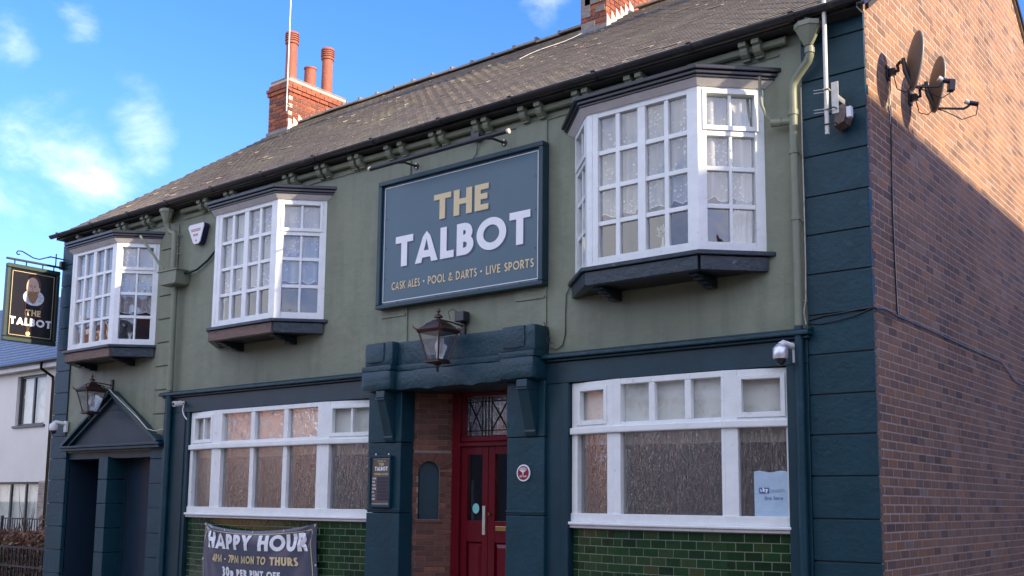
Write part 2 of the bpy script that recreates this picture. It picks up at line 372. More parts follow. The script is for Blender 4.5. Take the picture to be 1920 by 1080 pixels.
# ------------------------------------------------------------------ lettering: geometric stroke capitals
def arc(cx, cy, rx, ry, a0, a1, n=14):
    return [(cx + rx * math.cos(math.radians(a0 + (a1 - a0) * i / n)), cy + ry * math.sin(math.radians(a0 + (a1 - a0) * i / n))) for i in range(n + 1)]
def glyph(ch, h):
    H = 1 - h; r = 0.5 - h
    def bowl(y0, y1, x1, W): # right-facing bowl between heights
        ry = (y1 - y0) / 2; cx = max(h, W - h - ry * 0.95)
        return [(h, y1)] + arc(cx, (y0 + y1) / 2, W - h - cx, ry, 90, -90, 12) + [(h, y0)]
    g = {
     'T': (.66, [[(0, H), (.66, H)], [(.33, H), (.33, 0)]]),
     'H': (.68, [[(h, 0), (h, 1)], [(.68 - h, 0), (.68 - h, 1)], [(h, .52), (.68 - h, .52)]]),
     'E': (.50, [[(h, 0), (h, 1)], [(h, H), (.5, H)], [(h, .52), (.46, .52)], [(h, h), (.5, h)]]),
     'F': (.48, [[(h, 0), (h, 1)], [(h, H), (.48, H)], [(h, .52), (.44, .52)]]),
     'L': (.48, [[(h, 0), (h, 1)], [(h, h), (.48, h)]]),
     'I': (2 * h, [[(h, 0), (h, 1)]]),
     'A': (.80, [[(h * .9, 0), (.40, 1.0), (.80 - h * .9, 0)], [(.20, .27), (.60, .27)]]),
     'V': (.74, [[(h * .9, 1), (.37, 0.0), (.74 - h * .9, 1)]]),
     'W': (1.06, [[(h * .8, 1), (.29, 0), (.53, .95), (.77, 0), (1.06 - h * .8, 1)]]),
     'M': (.92, [[(h, 0), (h * 1.3, 1), (.46, .12), (.92 - h * 1.3, 1), (.92 - h, 0)]]),
     'N': (.74, [[(h, 0), (h, 1)], [(.74 - h, 0), (.74 - h, 1)], [(h, 1 - h * .6), (.74 - h, h * .6)]]),
     'K': (.64, [[(h, 0), (h, 1)], [(.60, 1), (h * 1.6, .5)], [(h * 2.6, .58), (.61, 0)]]),
     'Y': (.68, [[(h * .8, 1), (.34, .48), (.68 - h * .8, 1)], [(.34, .5), (.34, 0)]]),
     'X': (.66, [[(h * .8, 0), (.66 - h * .8, 1)], [(h * .8, 1), (.66 - h * .8, 0)]]),
     'O': (.98, [arc(.49, .5, .49 - h, r, 0, 360, 28)]),
     'C': (.78, [arc(.49, .5, .49 - h, r, 50, 310, 20)]),
     'G': (.88, [arc(.47, .5, .47 - h, r, 48, 342, 22) + [(.47, .46)]]),
     'D': (.76, [[(h, 0), (h, 1)], [(h, H)] + arc(.28, .5, .48 - h, r, 90, -90, 16) + [(h, h)]]),
     'U': (.68, [[(h, 1)] + arc(.34, .36, .34 - h, .36 - h, 180, 360, 12) + [(.68 - h, 1)]]),
     'B': (.58, [[(h, 0), (h, 1)], bowl(.52, H, 0, .54), bowl(h, .52, 0, .58)]),
     'P': (.55, [[(h, 0), (h, 1)], bowl(.43, H, 0, .55)]),
     'R': (.58, [[(h, 0), (h, 1)], bowl(.46, H, 0, .55), [(.27, .46), (.55, 0)]]),
     'S': (.54, [arc(.28, .735, .25 - h, .265 - h, 30, 210, 10) + arc(.27, .27, .27 - h, .27 - h, 80, -150, 12)]),
     '0': (.62, [arc(.31, .5, .31 - h, r, 0, 360, 24)]),
     '3': (.54, [arc(.26, .74, .26 - h, .26 - h, 150, -80, 10) + arc(.26, .27, .28 - h, .27 - h, 80, -150, 12)]),
     '4': (.62, [[(.46, 0), (.46, 1), (.06, .30)], [(.04, .27), (.62, .27)]]),
     '7': (.56, [[(0, H), (.53, H), (.2, 0)]]),
     '&': (.78, [[(.74, 0), (.22, .66)] + arc(.34, .80, .17 - h * .5, .2 - h, 215, -40, 10) + [(.2, .45)] + arc(.28, .25, .26 - h * .6, .25 - h, 140, 330, 10) + [(.72, .45)]]),
     '-': (.36, [[(0.02, .42), (.34, .42)]]), '.': (.24, [[(.05, .5), (.19, .5)]]), ' ': (.34, []),
     'p': (.52, [[(h, -.28), (h, .62)], arc(.27, .32, .25 - h, .32 - h, 0, 360, 16)]),
     'o': (.52, [arc(.26, .32, .26 - h, .32 - h, 0, 360, 16)]),
     'e': (.52, [[(h, .33), (.52 - h, .33)] + arc(.26, .32, .26 - h, .32 - h, 0, 310, 14)]),
     'l': (2 * h, [[(h, 0), (h, 1)]]), 'i': (2 * h, [[(h, 0), (h, .62)], [(h, .78), (h, .92)]]),
     'v': (.48, [[(h * .7, .64), (.24, 0), (.48 - h * .7, .64)]]), 'y': (.48, [[(h * .7, .64), (.26, .02)], [(.48 - h * .7, .64), (.12, -.3)]]),
     'h': (.48, [[(h, 0), (h, 1)], [(h, .4)] + arc(.24, .4, .24 - h, .24 - h, 160, 0, 8) + [(.48 - h, 0)]]),
     'r': (.34, [[(h, 0), (h, .64)], [(h, .4)] + arc(.28, .34, .2 - h * .5, .28 - h, 150, 70, 5)]),
     't': (.34, [[(.16, 0), (.16, .9)], [(0, .58), (.32, .58)]]), 'k': (.46, [[(h, 0), (h, 1)], [(.44, .64), (h, .3)], [(.16, .38), (.44, 0)]]),
     's': (.42, [arc(.21, .47, .19 - h, .17 - h, 30, 220, 8) + arc(.21, .17, .2 - h, .17 - h, 70, -150, 8)]),
    }
    return g[ch]
def text_polys(s, height, w=.20, track=.10, italic=0, hscale=1.0):
    """list of quads in 2d, total width"""
    polys = []; x = 0; h = w / 2
    for ch in s:
        W, strokes = glyph(ch, h)
        for k, st in enumerate(strokes):
            closed = len(st) > 6 and abs(st[0][0] - st[-1][0]) < 1e-5 and abs(st[0][1] - st[-1][1]) < 1e-5
            P = [Vector(p) for p in st]; n = len(P)
            if closed: P = P[:-1]; n -= 1
            Ls = []; Rs = []
            for i in range(n):
                if closed: a, b, c = P[i - 1], P[i], P[(i + 1) % n]
                else: a, b, c = P[max(0, i - 1)], P[i], P[min(n - 1, i + 1)]
                d1 = (b - a).normalized() if (b - a).length > 1e-9 else (c - b).normalized()
                d2 = (c - b).normalized() if (c - b).length > 1e-9 else d1
                m1 = Vector((-d1.y, d1.x)); m2 = Vector((-d2.y, d2.x)); mm = (m1 + m2)
                mm = mm.normalized() if mm.length > 1e-6 else m1
                ln = h / max(0.45, mm.dot(m1))
                # flat-cut ends of diagonals at the cap and base lines
                def cutend(pt, dd, sgn):
                    e = Vector((-dd.y, dd.x)) * h * sgn
                    if abs(dd.y) > .3 and abs(dd.x) > .05 and (abs(pt.y) < 1e-6 or abs(pt.y - 1) < 1e-6):
                        e = Vector((sgn * h / abs(dd.y) * (-1 if dd.y > 0 else 1), 0))
                    return pt + e
                if not closed and i in (0, n - 1):
                    dd = d2 if i == 0 else d1
                    Ls.append(cutend(b, dd, 1)); Rs.append(cutend(b, dd, -1))
                else: Ls.append(b + mm * ln); Rs.append(b - mm * ln)
            def cl(p):
                y = p.y
                if ch.isupper() or ch.isdigit() or ch == '&': y = min(1, max(0, y))
                return ((x + p.x) * hscale * height + italic * y * height, y * height, k)
            rng = range(n) if closed else range(n - 1)
            for i in rng:
                j = (i + 1) % n
                nsub = 1 if (P[i] - P[j]).length < .3 else 3
                for q in range(nsub):
                    t0, t1 = q / nsub, (q + 1) / nsub
                    polys.append([cl(Rs[i].lerp(Rs[j], t0)), cl(Rs[i].lerp(Rs[j], t1)), cl(Ls[i].lerp(Ls[j], t1)), cl(Ls[i].lerp(Ls[j], t0))])
        x += W + track
    return polys, (x - track) * hscale * height
def lettering(s, height, mapf, mat, parent, w=.20, width=None, cx=0, y0=0, italic=0, track=.10, dx=0, dy=0, off=0.0, name='lettering'):
    _, wd = text_polys(s, height, w, track, italic)
    sc = (width / wd) if width else 1
    wd *= sc; o = None
    words = s.split(' '); pos = 0
    for word in words:     # each word is its own piece
        start = (text_polys(s[:pos] + 'I', height, w, track, 0)[1] - w * height) if pos else 0
        polys, _ = text_polys(word, height, w, track, italic); mb = MB()
        for P in polys:
            mb.poly([mapf(cx - wd / 2 + (p[0] + start) * sc + dx, y0 + p[1] + dy, off + p[2] * 0.0006) for p in P])
        o = mb.build(name, mat, parent, recalc=False); pos += len(word) + 1
    return o
def tracked_width(s, height, width, w):  # tracking that yields given width without stretching glyphs
    _, w0 = text_polys(s, height, w, 0)
    return max(0, (width - w0) / height / max(1, len(s) - 1))

# ================================================================== THE GROUND
structure(bx('ground', 'ground', None, -400, 400, -300, 400, -0.6, -0.06))
structure(bx('road', 'asphalt', None, -120, 60, -12.2, -3.4, -0.3, -0.02))
structure(bx('pavement', 'paving', None, -120, 60, -3.25, 0.6, -0.3, 0.0)); structure(bx('far_pavement', 'paving', None, -120, 60, -15, -12.35, -0.3, 0.06))
structure(bx('kerb', 'kerb', None, -120, 60, -3.4, -3.25, -0.3, 0.012)); structure(bx('far_kerb', 'kerb', None, -120, 60, -12.35, -12.2, -0.3, 0.07))
structure(bx('side_passage', 'paving', None, 0.02, 5.7, 0.6, 30, -0.3, 0.0))
mb = MB()
for dy in (0, 0.18): mb.box(-60, 40, -3.72 + dy, -3.62 + dy, -0.016, -0.012)
structure(mb.build('road_marking', 'roadpaint'))

# ================================================================== PUB SHELL
EAVE_Z, SL, RIDGE_Y = 5.80, 0.703, 4.30
DEP = 8.6
def roofz(y): return EAVE_Z + SL * y if y < RIDGE_Y else EAVE_Z + SL * (2 * RIDGE_Y - y)
pub = thing('pub_building', (-6.4, 4.3, 0), 'sage and teal painted two storey pub with bay windows and brick gable end', 'pub')
def wall_holes(mb, x0, x1, z0, z1, y0, y1, holes):
    xs = sorted({x0, x1} | {h[0] for h in holes} | {h[1] for h in holes}); zs = sorted({z0, z1} | {h[2] for h in holes} | {h[3] for h in holes})
    xs = [x for x in xs if x0 <= x <= x1]; zs = [z for z in zs if z0 <= z <= z1]
    for a, b in zip(xs, xs[1:]):
        run = None
        for c, d in zip(zs, zs[1:]):
            cx, cz = (a + b) / 2, (c + d) / 2
            if any(h[0] < cx < h[1] and h[2] < cz < h[3] for h in holes):
                if run: mb.box(a, b, y0, y1, *run); run = None
            else: run = [run[0] if run else c, d]
        if run: mb.box(a, b, y0, y1, *run)
    return mb
BAYS = [(-2.923, -0.904), (-8.69, -6.62), (-12.24, -10.20)]
mb = MB()
wall_holes(mb, -12.48, -0.545, 3.03, 5.76, 0.0, 0.3, [(a + .12, b - .12, 3.86, 5.24) for a, b in BAYS])
mb.box(-12.48, -9.80, 0.0, 0.3, 2.28, 3.03)
upper = mb.build('rendered_wall', 'sage', pub)
# faint raised strips of the older shopfront and quoins
for (a, b, z0, z1) in ((-5.62, -5.20, 3.34, 5.5), (-3.67, -3.265, 3.34, 5.5)):
    bx('raised_strip', 'sage', pub, a, b, -0.018, 0.0, z0, z1, 0.004)
for a, b, z in ((-5.60, -5.22, 3.69), (-3.65, -3.28, 3.665)): bx('raised_band', 'sage', pub, a, b, -0.032, -0.018, z - .03, z, 0.006)
z = 2.44
while z < 5.3:
    bx('quoin_block', 'sage', pub, -10.13, -9.72, -0.02, 0.0, z + .004, z + .32, 0.006); z += .335
# shell
def gable_poly(x, z0=0.0, drop=0.03, y0=0.0, y1=DEP): return [(x, y0, z0), (x, y1, z0), (x, y1, roofz(y1) - drop), (x, RIDGE_Y, roofz(RIDGE_Y) - drop), (x, y0, roofz(y0) - drop)]
MB().prism(gable_poly(-0.30), gable_poly(-0.0015)).build('gable_wall', 'mortar', pub)
MB().prism(gable_poly(-12.88, y0=0.01), gable_poly(-12.6, y0=0.01)).build('far_gable_wall', 'darkmortar', pub)
bx('back_wall', 'darkmortar', pub, -12.6, -0.3, DEP - .3, DEP, 0, roofz(DEP) - .03)
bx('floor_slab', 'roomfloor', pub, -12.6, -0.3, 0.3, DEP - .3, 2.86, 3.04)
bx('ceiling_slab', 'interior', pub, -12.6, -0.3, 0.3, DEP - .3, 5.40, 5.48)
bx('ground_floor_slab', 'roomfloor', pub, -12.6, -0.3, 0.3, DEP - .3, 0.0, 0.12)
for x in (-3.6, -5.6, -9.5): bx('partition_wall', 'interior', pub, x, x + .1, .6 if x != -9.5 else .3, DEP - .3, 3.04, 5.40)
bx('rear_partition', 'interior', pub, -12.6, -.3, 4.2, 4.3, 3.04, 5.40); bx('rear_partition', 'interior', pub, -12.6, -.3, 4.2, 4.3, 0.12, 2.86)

# ------------------------------------------------------------------ gable bricks
gable = bpy.data.objects['gable_wall']
CH, BL = 0.0731, 0.2185
def brick_box(mb, y0, y1, z0, z1, proud, jit=0.002, clip=True, jx=.0004):
    z1a, z1b = (min(z1, roofz(y0) - .03), min(z1, roofz(y1) - .03)) if clip else (z1, z1)
    if z1a - z0 < .008 and z1b - z0 < .008: return False
    z1a = max(z1a, z0 + .002); z1b = max(z1b, z0 + .002)
    j = lambda: U(-jit, jit)
    F = [(proud + U(-jx, jx), y0 + j(), z0 + j()), (proud + U(-jx, jx), y1 + j(), z0 + j()), (proud + U(-jx, jx), y1 + j(), z1b + j()), (proud + U(-jx, jx), y0 + j(), z1a + j())]
    B = [(-0.02, y0, z0), (-0.02, y1, z0), (-0.02, y1, z1b), (-0.02, y0, z1a)]
    i = len(mb.v); mb.v += F + B
    mb.f += [(i, i + 1, i + 2, i + 3)] + [(i + k, i + 4 + k, i + 4 + (k + 1) % 4, i + (k + 1) % 4) for k in range(4)]
    return True
variants = []
for k in range(8):
    mb = MB(); w = BL - .016; h = CH - .012
    brick_box(mb, -w / 2, w / 2, -h / 2, h / 2, 0.0004, 0.0018, False)
    me = bpy.data.meshes.new('brick'); me.from_pydata(mb.v, [], mb.f); me.materials.append(M['brick']); variants.append(me)
stuffmb = MB(); nb = 0; indiv = []
for c in range(0, 122):
    z0 = 0.01 + c * CH; off = (c % 2) * BL / 2 + (0.02 if c % 3 == 0 else 0)
    y = 0.004 - (BL / 2 if c % 2 else 0)
    while y < DEP - .05:
        a, b = max(0.004, y), y + BL - .016
        if b - a > .03 and z0 < roofz(min(max((a + b) / 2, 0), DEP)) - .03:
            full = (b - a) > BL - .018 and z0 + CH < roofz(a) - .05
            # the nearest, largest-looking bricks stand alone
            if full and b < 0.92 and 1.05 < z0 < 5.5 and len(indiv) < 216: indiv.append(((a + b) / 2, z0 + (CH - .012) / 2))
            else: brick_box(stuffmb, a, b, z0, z0 + CH - .012, 0.0004 + U(-.0006, .0008))
        y += BL
for (cy, cz) in indiv:
    o = link('brick', random.choice(variants), (U(-.0006, .0006), cy, cz), gable)
sb = stuffmb.build('bricks', 'brick', gable, recalc=False); sb['kind'] = 'stuff'
# verge edge of the roof on the gable
mb = MB()
for y0, y1 in ((-0.13, RIDGE_Y), (RIDGE_Y, DEP + .2)):
    A = [(-0.02, y0, roofz(y0) - .028), (-0.02, y1, roofz(y1) - .028), (-0.02, y1, roofz(y1) + .03), (-0.02, y0, roofz(y0) + .03)]
    mb.prism(A, [(0.055, p[1], p[2]) for p in A])
mb.build('verge_board', 'gutter', pub)

# ------------------------------------------------------------------ roof
bat = MB(); X0, X1 = -12.93, 0.03
bat.prism([(X0, .04, roofz(.04) - .11), (X0, RIDGE_Y, roofz(RIDGE_Y) - .11), (X0, RIDGE_Y, roofz(RIDGE_Y) - .06), (X0, .04, roofz(.04) - .06)],
          [(X1, .04, roofz(.04) - .11), (X1, RIDGE_Y, roofz(RIDGE_Y) - .11), (X1, RIDGE_Y, roofz(RIDGE_Y) - .06), (X1, .04, roofz(.04) - .06)])
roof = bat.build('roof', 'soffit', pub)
yb = DEP + .25
MB().prism([(X0, RIDGE_Y, roofz(RIDGE_Y) - .05), (X0, yb, roofz(yb) - .05), (X0, yb, roofz(yb)), (X0, RIDGE_Y, roofz(RIDGE_Y))],
           [(X1, RIDGE_Y, roofz(RIDGE_Y) - .05), (X1, yb, roofz(yb) - .05), (X1, yb, roofz(yb)), (X1, RIDGE_Y, roofz(RIDGE_Y))]).build('rear_roof_slope', 'rooftile', pub)
sv = Vector((0, 1, SL)).normalized(); nv = Vector((0, -SL, 1)).normalized()
def sag(x, d): return 0.018 * noise.noise(Vector((x * .35, d * .5, 3.1))) + 0.012 * math.sin(x * .9 + d)
def tile_corners(w, ln, th=.021):  # local: x across, d up the slope, n normal; tail lifted
    return [(-w / 2, 0, .0135), (w / 2, 0, .0135), (w / 2, ln, .0005), (-w / 2, ln, .0005), (-w / 2, 0, .0135 + th), (w / 2, 0, .0135 + th), (w / 2, ln, .0005 + th), (-w / 2, ln, .0005 + th)]
TF = [(0, 1, 5, 4), (1, 2, 6, 5), (3, 0, 4, 7), (4, 5, 6, 7), (0, 3, 2, 1)]
def slope_pt(x, d, n, base): return base + Vector((x, 0, 0)) + sv * d + nv * n
E0 = Vector((0, -.185, roofz(-.185)))
GA, TW = 0.098, 0.166
tvar = []
for k in range(8):
    P = [Vector((x, 0, 0)) + sv * (d + U(-.003, .003)) + nv * (n + U(-.002, .002)) for x, d, n in tile_corners(TW - .003, .175)]
    me = bpy.data.meshes.new('roof_tile'); me.from_pydata([tuple(p) for p in P], [], TF); me.materials.append(M['rooftile']); tvar.append(me)
tiles = MB(); dark = MB(); cnt = 0
rows = int((RIDGE_Y + .185) * math.sqrt(1 + SL * SL) / GA)
for r in range(rows):
    d = r * GA; y = E0.y + d * sv.y
    isdark = 43 <= r <= 46
    x = X0 + .01 + (r % 2) * TW / 2
    first = True
    while x < X1 + .005:
        w = TW
        xa = x - TW / 2 if not (first and r % 2) else X0
        cx = x
        in1 = (-12.99 < cx < -12.37 and y > 3.93); in2 = (-5.39 < cx < -4.91 and y > 3.60)
        if not (in1 or in2) and X0 <= cx - TW / 2 + .09 and cx + TW / 2 < X1 + .04:
            dd = d + U(-.006, .006); sg = sag(cx, d); lift = sg + (U(.003, .009) if R_() < .02 else 0)
            base = E0
            if 0 < r <= 6 and -4.6 < cx < -0.1 and cnt < 168:
                cnt += 1
                o = link('roof_tile', random.choice(tvar), base + Vector((cx, 0, 0)) + sv * dd + nv * lift, roof)
            else:
                tl = dark if (isdark and cx < -3.2 + noise.noise(Vector((r, 0, 5.)))) else tiles
                if R_() < .003: x += TW; continue
                i = len(tl.v); jx = U(-.012, .012)
                tl.v += [tuple(slope_pt(cx + px_ + jx, dd + dl, nn + lift, base)) for px_, dl, nn in tile_corners(TW + U(.0, .006), .175)]
                tl.f += [tuple(i + q for q in f) for f in TF]
        x += TW; first = False
o = tiles.build('roof_tiles', 'rooftile', roof, recalc=False); o['kind'] = 'stuff'
o = dark.build('dark_slate_courses', 'darktile', roof, recalc=False); o['kind'] = 'stuff'
# ridge tiles
x = X0; k = 0
while x < X1:
    if not (-13.0 < x + .2 < -12.36 or -5.42 < x + .2 < -4.88):
        zc = roofz(RIDGE_Y) - .07 + U(-.012, .012); prof = []
        mb = MB(); A = []; n = 8; rr = .125 + U(-.004, .004)
        for q in range(n + 1):
            t = math.pi * q / n; A.append((RIDGE_Y - rr * math.cos(t), zc + .07 + rr * .62 * math.sin(t)))
        for q in range(n, -1, -1):
            t = math.pi * q / n; A.append((RIDGE_Y - (rr - .02) * math.cos(t), zc + .07 + (rr - .02) * .62 * math.sin(t) - .004))
        mb.xprism(x + .006, x + .44, A); mb.build('ridge_tile', 'rooftile', roof)
        bl = MB().box(x + .41, x + .46, RIDGE_Y - .11, RIDGE_Y + .11, zc + .08, zc + .157); bl.build('ridge_mortar', 'cement', roof, 0.012)
    x += .45
# eaves: soffit, fascia, gutter with brackets, corbels and round moulding
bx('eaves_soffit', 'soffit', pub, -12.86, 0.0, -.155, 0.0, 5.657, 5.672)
bx('fascia_board', 'gutter', pub, -12.86, 0.0, -.168, -.156, 5.655, 5.72)
gy, gz, gr = -.218, 5.722, .048
mb = MB(); n = 10
A = [(gy - gr * math.cos(math.pi * q / n), gz - gr * math.sin(math.pi * q / n)) for q in range(n + 1)]
A += [(gy + (gr - .006) * math.cos(math.pi * q / n), gz + .004 - (gr - .006) * math.sin(math.pi * q / n)) for q in range(n + 1)]
gut = thing('gutter', (-6.4, gy, gz), 'black half round gutter running along the whole pub eaves', 'gutter')
mb.xprism(-12.93, 0.06, A); mb.build('channel', 'gutter', gut, smooth=True)
x = -12.7
while x < 0:
    mb = MB(); B = [(gy - (gr + .007) * math.cos(math.pi * q / n), gz - (gr + .007) * math.sin(math.pi * q / n)) for q in range(n + 1)] + [(gy + .05, gz + .012), (gy - .062, gz + .012)]
    mb.xprism(x, x + .045, B); mb.build('gutter_bracket', 'gutter', gut); x += 1.02 + U(-.05, .05)
corb = [-12.27, -11.77, -11.63, -11.13, -10.99, -10.49, -10.36, -9.93, -9.115, -8.965, -8.505, -8.375, -7.29, -7.16, -6.68, -6.56, -6.085, -5.97, -5.48, -5.265, -4.775, -4.65, -4.15, -4.015, -3.52, -3.31, -2.84, -2.72, -2.23, -2.105, -1.035, -.91]
prof = [(0, 5.655), (-.148, 5.655), (-.150, 5.61), (-.118, 5.605), (-.124, 5.575), (-.108, 5.545), (-.078, 5.525), (-.058, 5.52), (-.058, 5.505), (0, 5.505)]
cme = None
for cx in corb:
    if cme is None:
        mb = MB(); mb.xprism(-.036, .036, prof); o = mb.build('corbel', 'sagepipe', pub, .004); cme = o.data; c0 = o.location.copy(); o.location.x = cx + 6.4
    else:
        o2 = o.copy(); COL.objects.link(o2); o2.parent = pub; o2.location = (cx + 6.4, c0.y, c0.z); o2.rotation_euler = (0, 0, U(-.02, .02))
for a, b in ((-12.4, -9.98), (-9.62, -2.0), (-1.62, -.62)):
    mb = MB(); pts = []
    xx = a
    while xx < b + .01: pts.append((xx, -.045 + .004 * noise.noise(Vector((xx, 0, 0))), 5.602 + .008 * noise.noise(Vector((xx * 1.3, 4, 0))))); xx += .12
    mb.tube(pts, .036, 8); mb.build('round_moulding', 'sagepipe', pub)
for a, b, z in ((-12.4, -9.98, 5.49), (-9.6, -0.62, 5.50)):
    mb = MB(); pts = []; xx = a
    while xx < b: pts.append((xx, -.006, z + .012 * noise.noise(Vector((xx * 1.7, 9, 0))))); xx += .15
    mb.tube(pts, .009, 5); mb.build('render_ridge', 'sage', pub)

# ------------------------------------------------------------------ chimneys
def chimney(x0, x1, y0, y1, zb, zt, crown, mat, name, seed):
    rnd = random.Random(seed)
    core = MB().box(x0 + .012, x1 - .012, y0 + .012, y1 - .012, zb, zt - .01).build(name, 'mortar' if mat == 'chbrick' else 'mortar', pub)
    ch = .075; c = 0; z = zb
    oversail = {1: .028, 2: .045, 3: .03} if crown else {}
    nrows = int((zt - zb) / ch)
    for c in range(nrows):
        z0 = zb + c * ch; fromtop = nrows - 1 - c
        ov = {0: .010, 1: .045, 2: .03}.get(fromtop, 0) if crown else 0
        a0, a1, b0, b1 = x0 - ov, x1 + ov, y0 - ov, y1 + ov
        if z0 + ch < roofz(y0) - .15: continue
        # front face (-y)
        step = .225; x = a0 - (step / 2 if c % 2 else 0)
        while x < a1 - .03:
            p, q = max(a0, x), min(a1, x + step - .012)
            if q - p > .03: MB().box(p, q, b0 - .002 * rnd.random(), b0 + .1, z0, z0 + ch - .011).build('brick', mat, core, .003)
            x += step
        # right face (+x)
        y = b0 + .105 - (step / 2 if c % 2 == 0 else 0)
        while y < b1 - .03:
            p, q = max(b0 + .102, y), min(b1, y + step - .012)
            if q - p > .03 and z0 + ch > roofz((p + q) / 2) - .05: MB().box(a1 - .1, a1 + .002 * rnd.random(), p, q, z0, z0 + ch - .011).build('brick', mat, core, .003)
            y += step
    # left and rear skins hidden from the street
    bx('chimney_rear', 'darkmortar', core, x0 - .002, x1 + .002, y1 + .002, y1 + .02, zb, zt - .02)
    bx('chimney_capping', 'cement', core, x0 + .01, x1 - .01, y0 + .01, y1 - .01, zt - .01, zt + .03, .01)
    # stepped flashing up the slope on the right face
    y = y0
    while y < min(y1, RIDGE_Y) - .05:
        zz = roofz(y + .06) + .045
        MB().prism([(x1 + .003, y, zz - .06), (x1 + .003, y + .12, zz + .02), (x1 + .003, y + .12, zz + .06), (x1 + .003, y, zz + .14)],
                   [(x1 + .011, y, zz - .06), (x1 + .011, y + .12, zz + .02), (x1 + .011, y + .12, zz + .06), (x1 + .011, y, zz + .14)]).build('flashing_step', 'limewash', core)
        y += .122
    bx('front_flashing', 'lead', core, x0 - .03, x1 + .02, y0 - .03, y0 - .004, roofz(y0) - .02, roofz(y0) + .07, .006)
    return core
ch1 = chimney(-12.98, -12.39, 3.95, 5.42, 8.40, 9.66, True, 'chbrick', 'chimney', 3)
ch2 = chimney(-5.375, -4.93, 3.62, 5.05, 8.17, 9.95, True, 'chbrick', 'chimney', 5)
for (a, b, c, d) in ((-5.36, -5.12, 8.40, 8.52), (-5.25, -4.94, 8.28, 8.37), (-5.36, -5.20, 8.60, 8.95), (-5.12, -4.95, 8.63, 8.72), (-5.30, -5.02, 8.78, 8.98)):
    bx('cement_patch', 'cement', ch2, a, b, 3.608, 3.618, c, d, .004)
def pot(parent, x, y, zb, ztop, louvre, r=.118):
    prof = [(r * 1.06, zb), (r * .98, zb + .12), (r * .93, ztop - .3), (r * .93, ztop - .25), (r * 1.12, ztop - .235), (r * 1.15, ztop - .2)]
    if louvre:
        for k in range(4): z = ztop - .19 + k * .043; prof += [(r * 1.0, z), (r * 1.0, z + .014), (r * 1.17, z + .016), (r * 1.17, z + .036)]
        prof += [(r * 1.05, ztop), (r * .6, ztop)]
    else: prof = [(r * .98, zb), (r * .92, ztop - .04), (r * 1.03, ztop - .03), (r * 1.03, ztop), (r * .85, ztop), (r * .85, ztop - .1)]
    return MB().lathe(prof, (x, y, 0), 20).build('chimney_pot', 'pot', parent, smooth=True)
pot(ch1, -12.69, 4.22, 9.6, 10.72, True); pot(ch1, -12.69, 4.70, 9.6, 10.16, False, .125); pot(ch1, -12.69, 5.14, 9.6, 10.72, True)
ae = thing('aerial_mast', (-12.33, 3.88, 9.0), 'thin white mast strapped to the chimney that has three terracotta pots', 'mast')
MB().tube([(-12.33, 3.86, 8.93), (-12.33, 3.86, 12.9)], .013, 8).build('pole', 'steel', ae)
for z in (9.07, 9.36): MB().tube([(-12.42, 3.93, z), (-12.36, 3.86, z), (-12.30, 3.86, z), (-12.36, 3.96, z)], .009, 6).build('strap', 'iron', ae)
cb = thing('roof_cable', (-5.3, 3.4, 8.2), 'pale thin cable hanging from the chimney across the upper roof tiles', 'cable')
pts = []
for i in range(13):
    t = i / 12; x = -4.95 - .95 * t; y = 4.10 - 1.25 * t; pts.append((x, y, roofz(y) + .06 + .02 * math.sin(t * 9)))
MB().tube(pts, .0045, 5).build('cable', 'limewash', cb)

# ================================================================== PAINTED PILASTERS
rp = bx('corner_pilaster', 'iron', pub, -.535, -.010, -.006, .3, 0, 5.70)
zz = [0.10, 0.485, 0.82, 1.157, 1.495, 1.836, 2.17, 2.50, 2.832, 3.163, 3.507, 3.843, 4.172, 4.522, 4.857, 5.188, 5.52, 5.69]
for a, b in zip(zz, zz[1:]): bx('rusticated_block', 'teal', rp, -.545, 0.0, -.022, .05, a + .006, b - .006, .004)
lp = bx('left_pilaster', 'iron', pub, -12.87, -12.50, -.006, .3, 0, 5.70)
zz = [0.12, .47, .82, 1.17, 1.52, 1.87, 2.20, 2.54, 2.88, 3.22, 3.56, 3.90, 4.24, 4.58, 4.92, 5.26, 5.60, 5.69]
for a, b in zip(zz, zz[1:]): bx('rusticated_block', 'teal', lp, -12.89, -12.47 if a > 2.4 else -12.40, -.024, .05, a + .005, b - .005, .004)

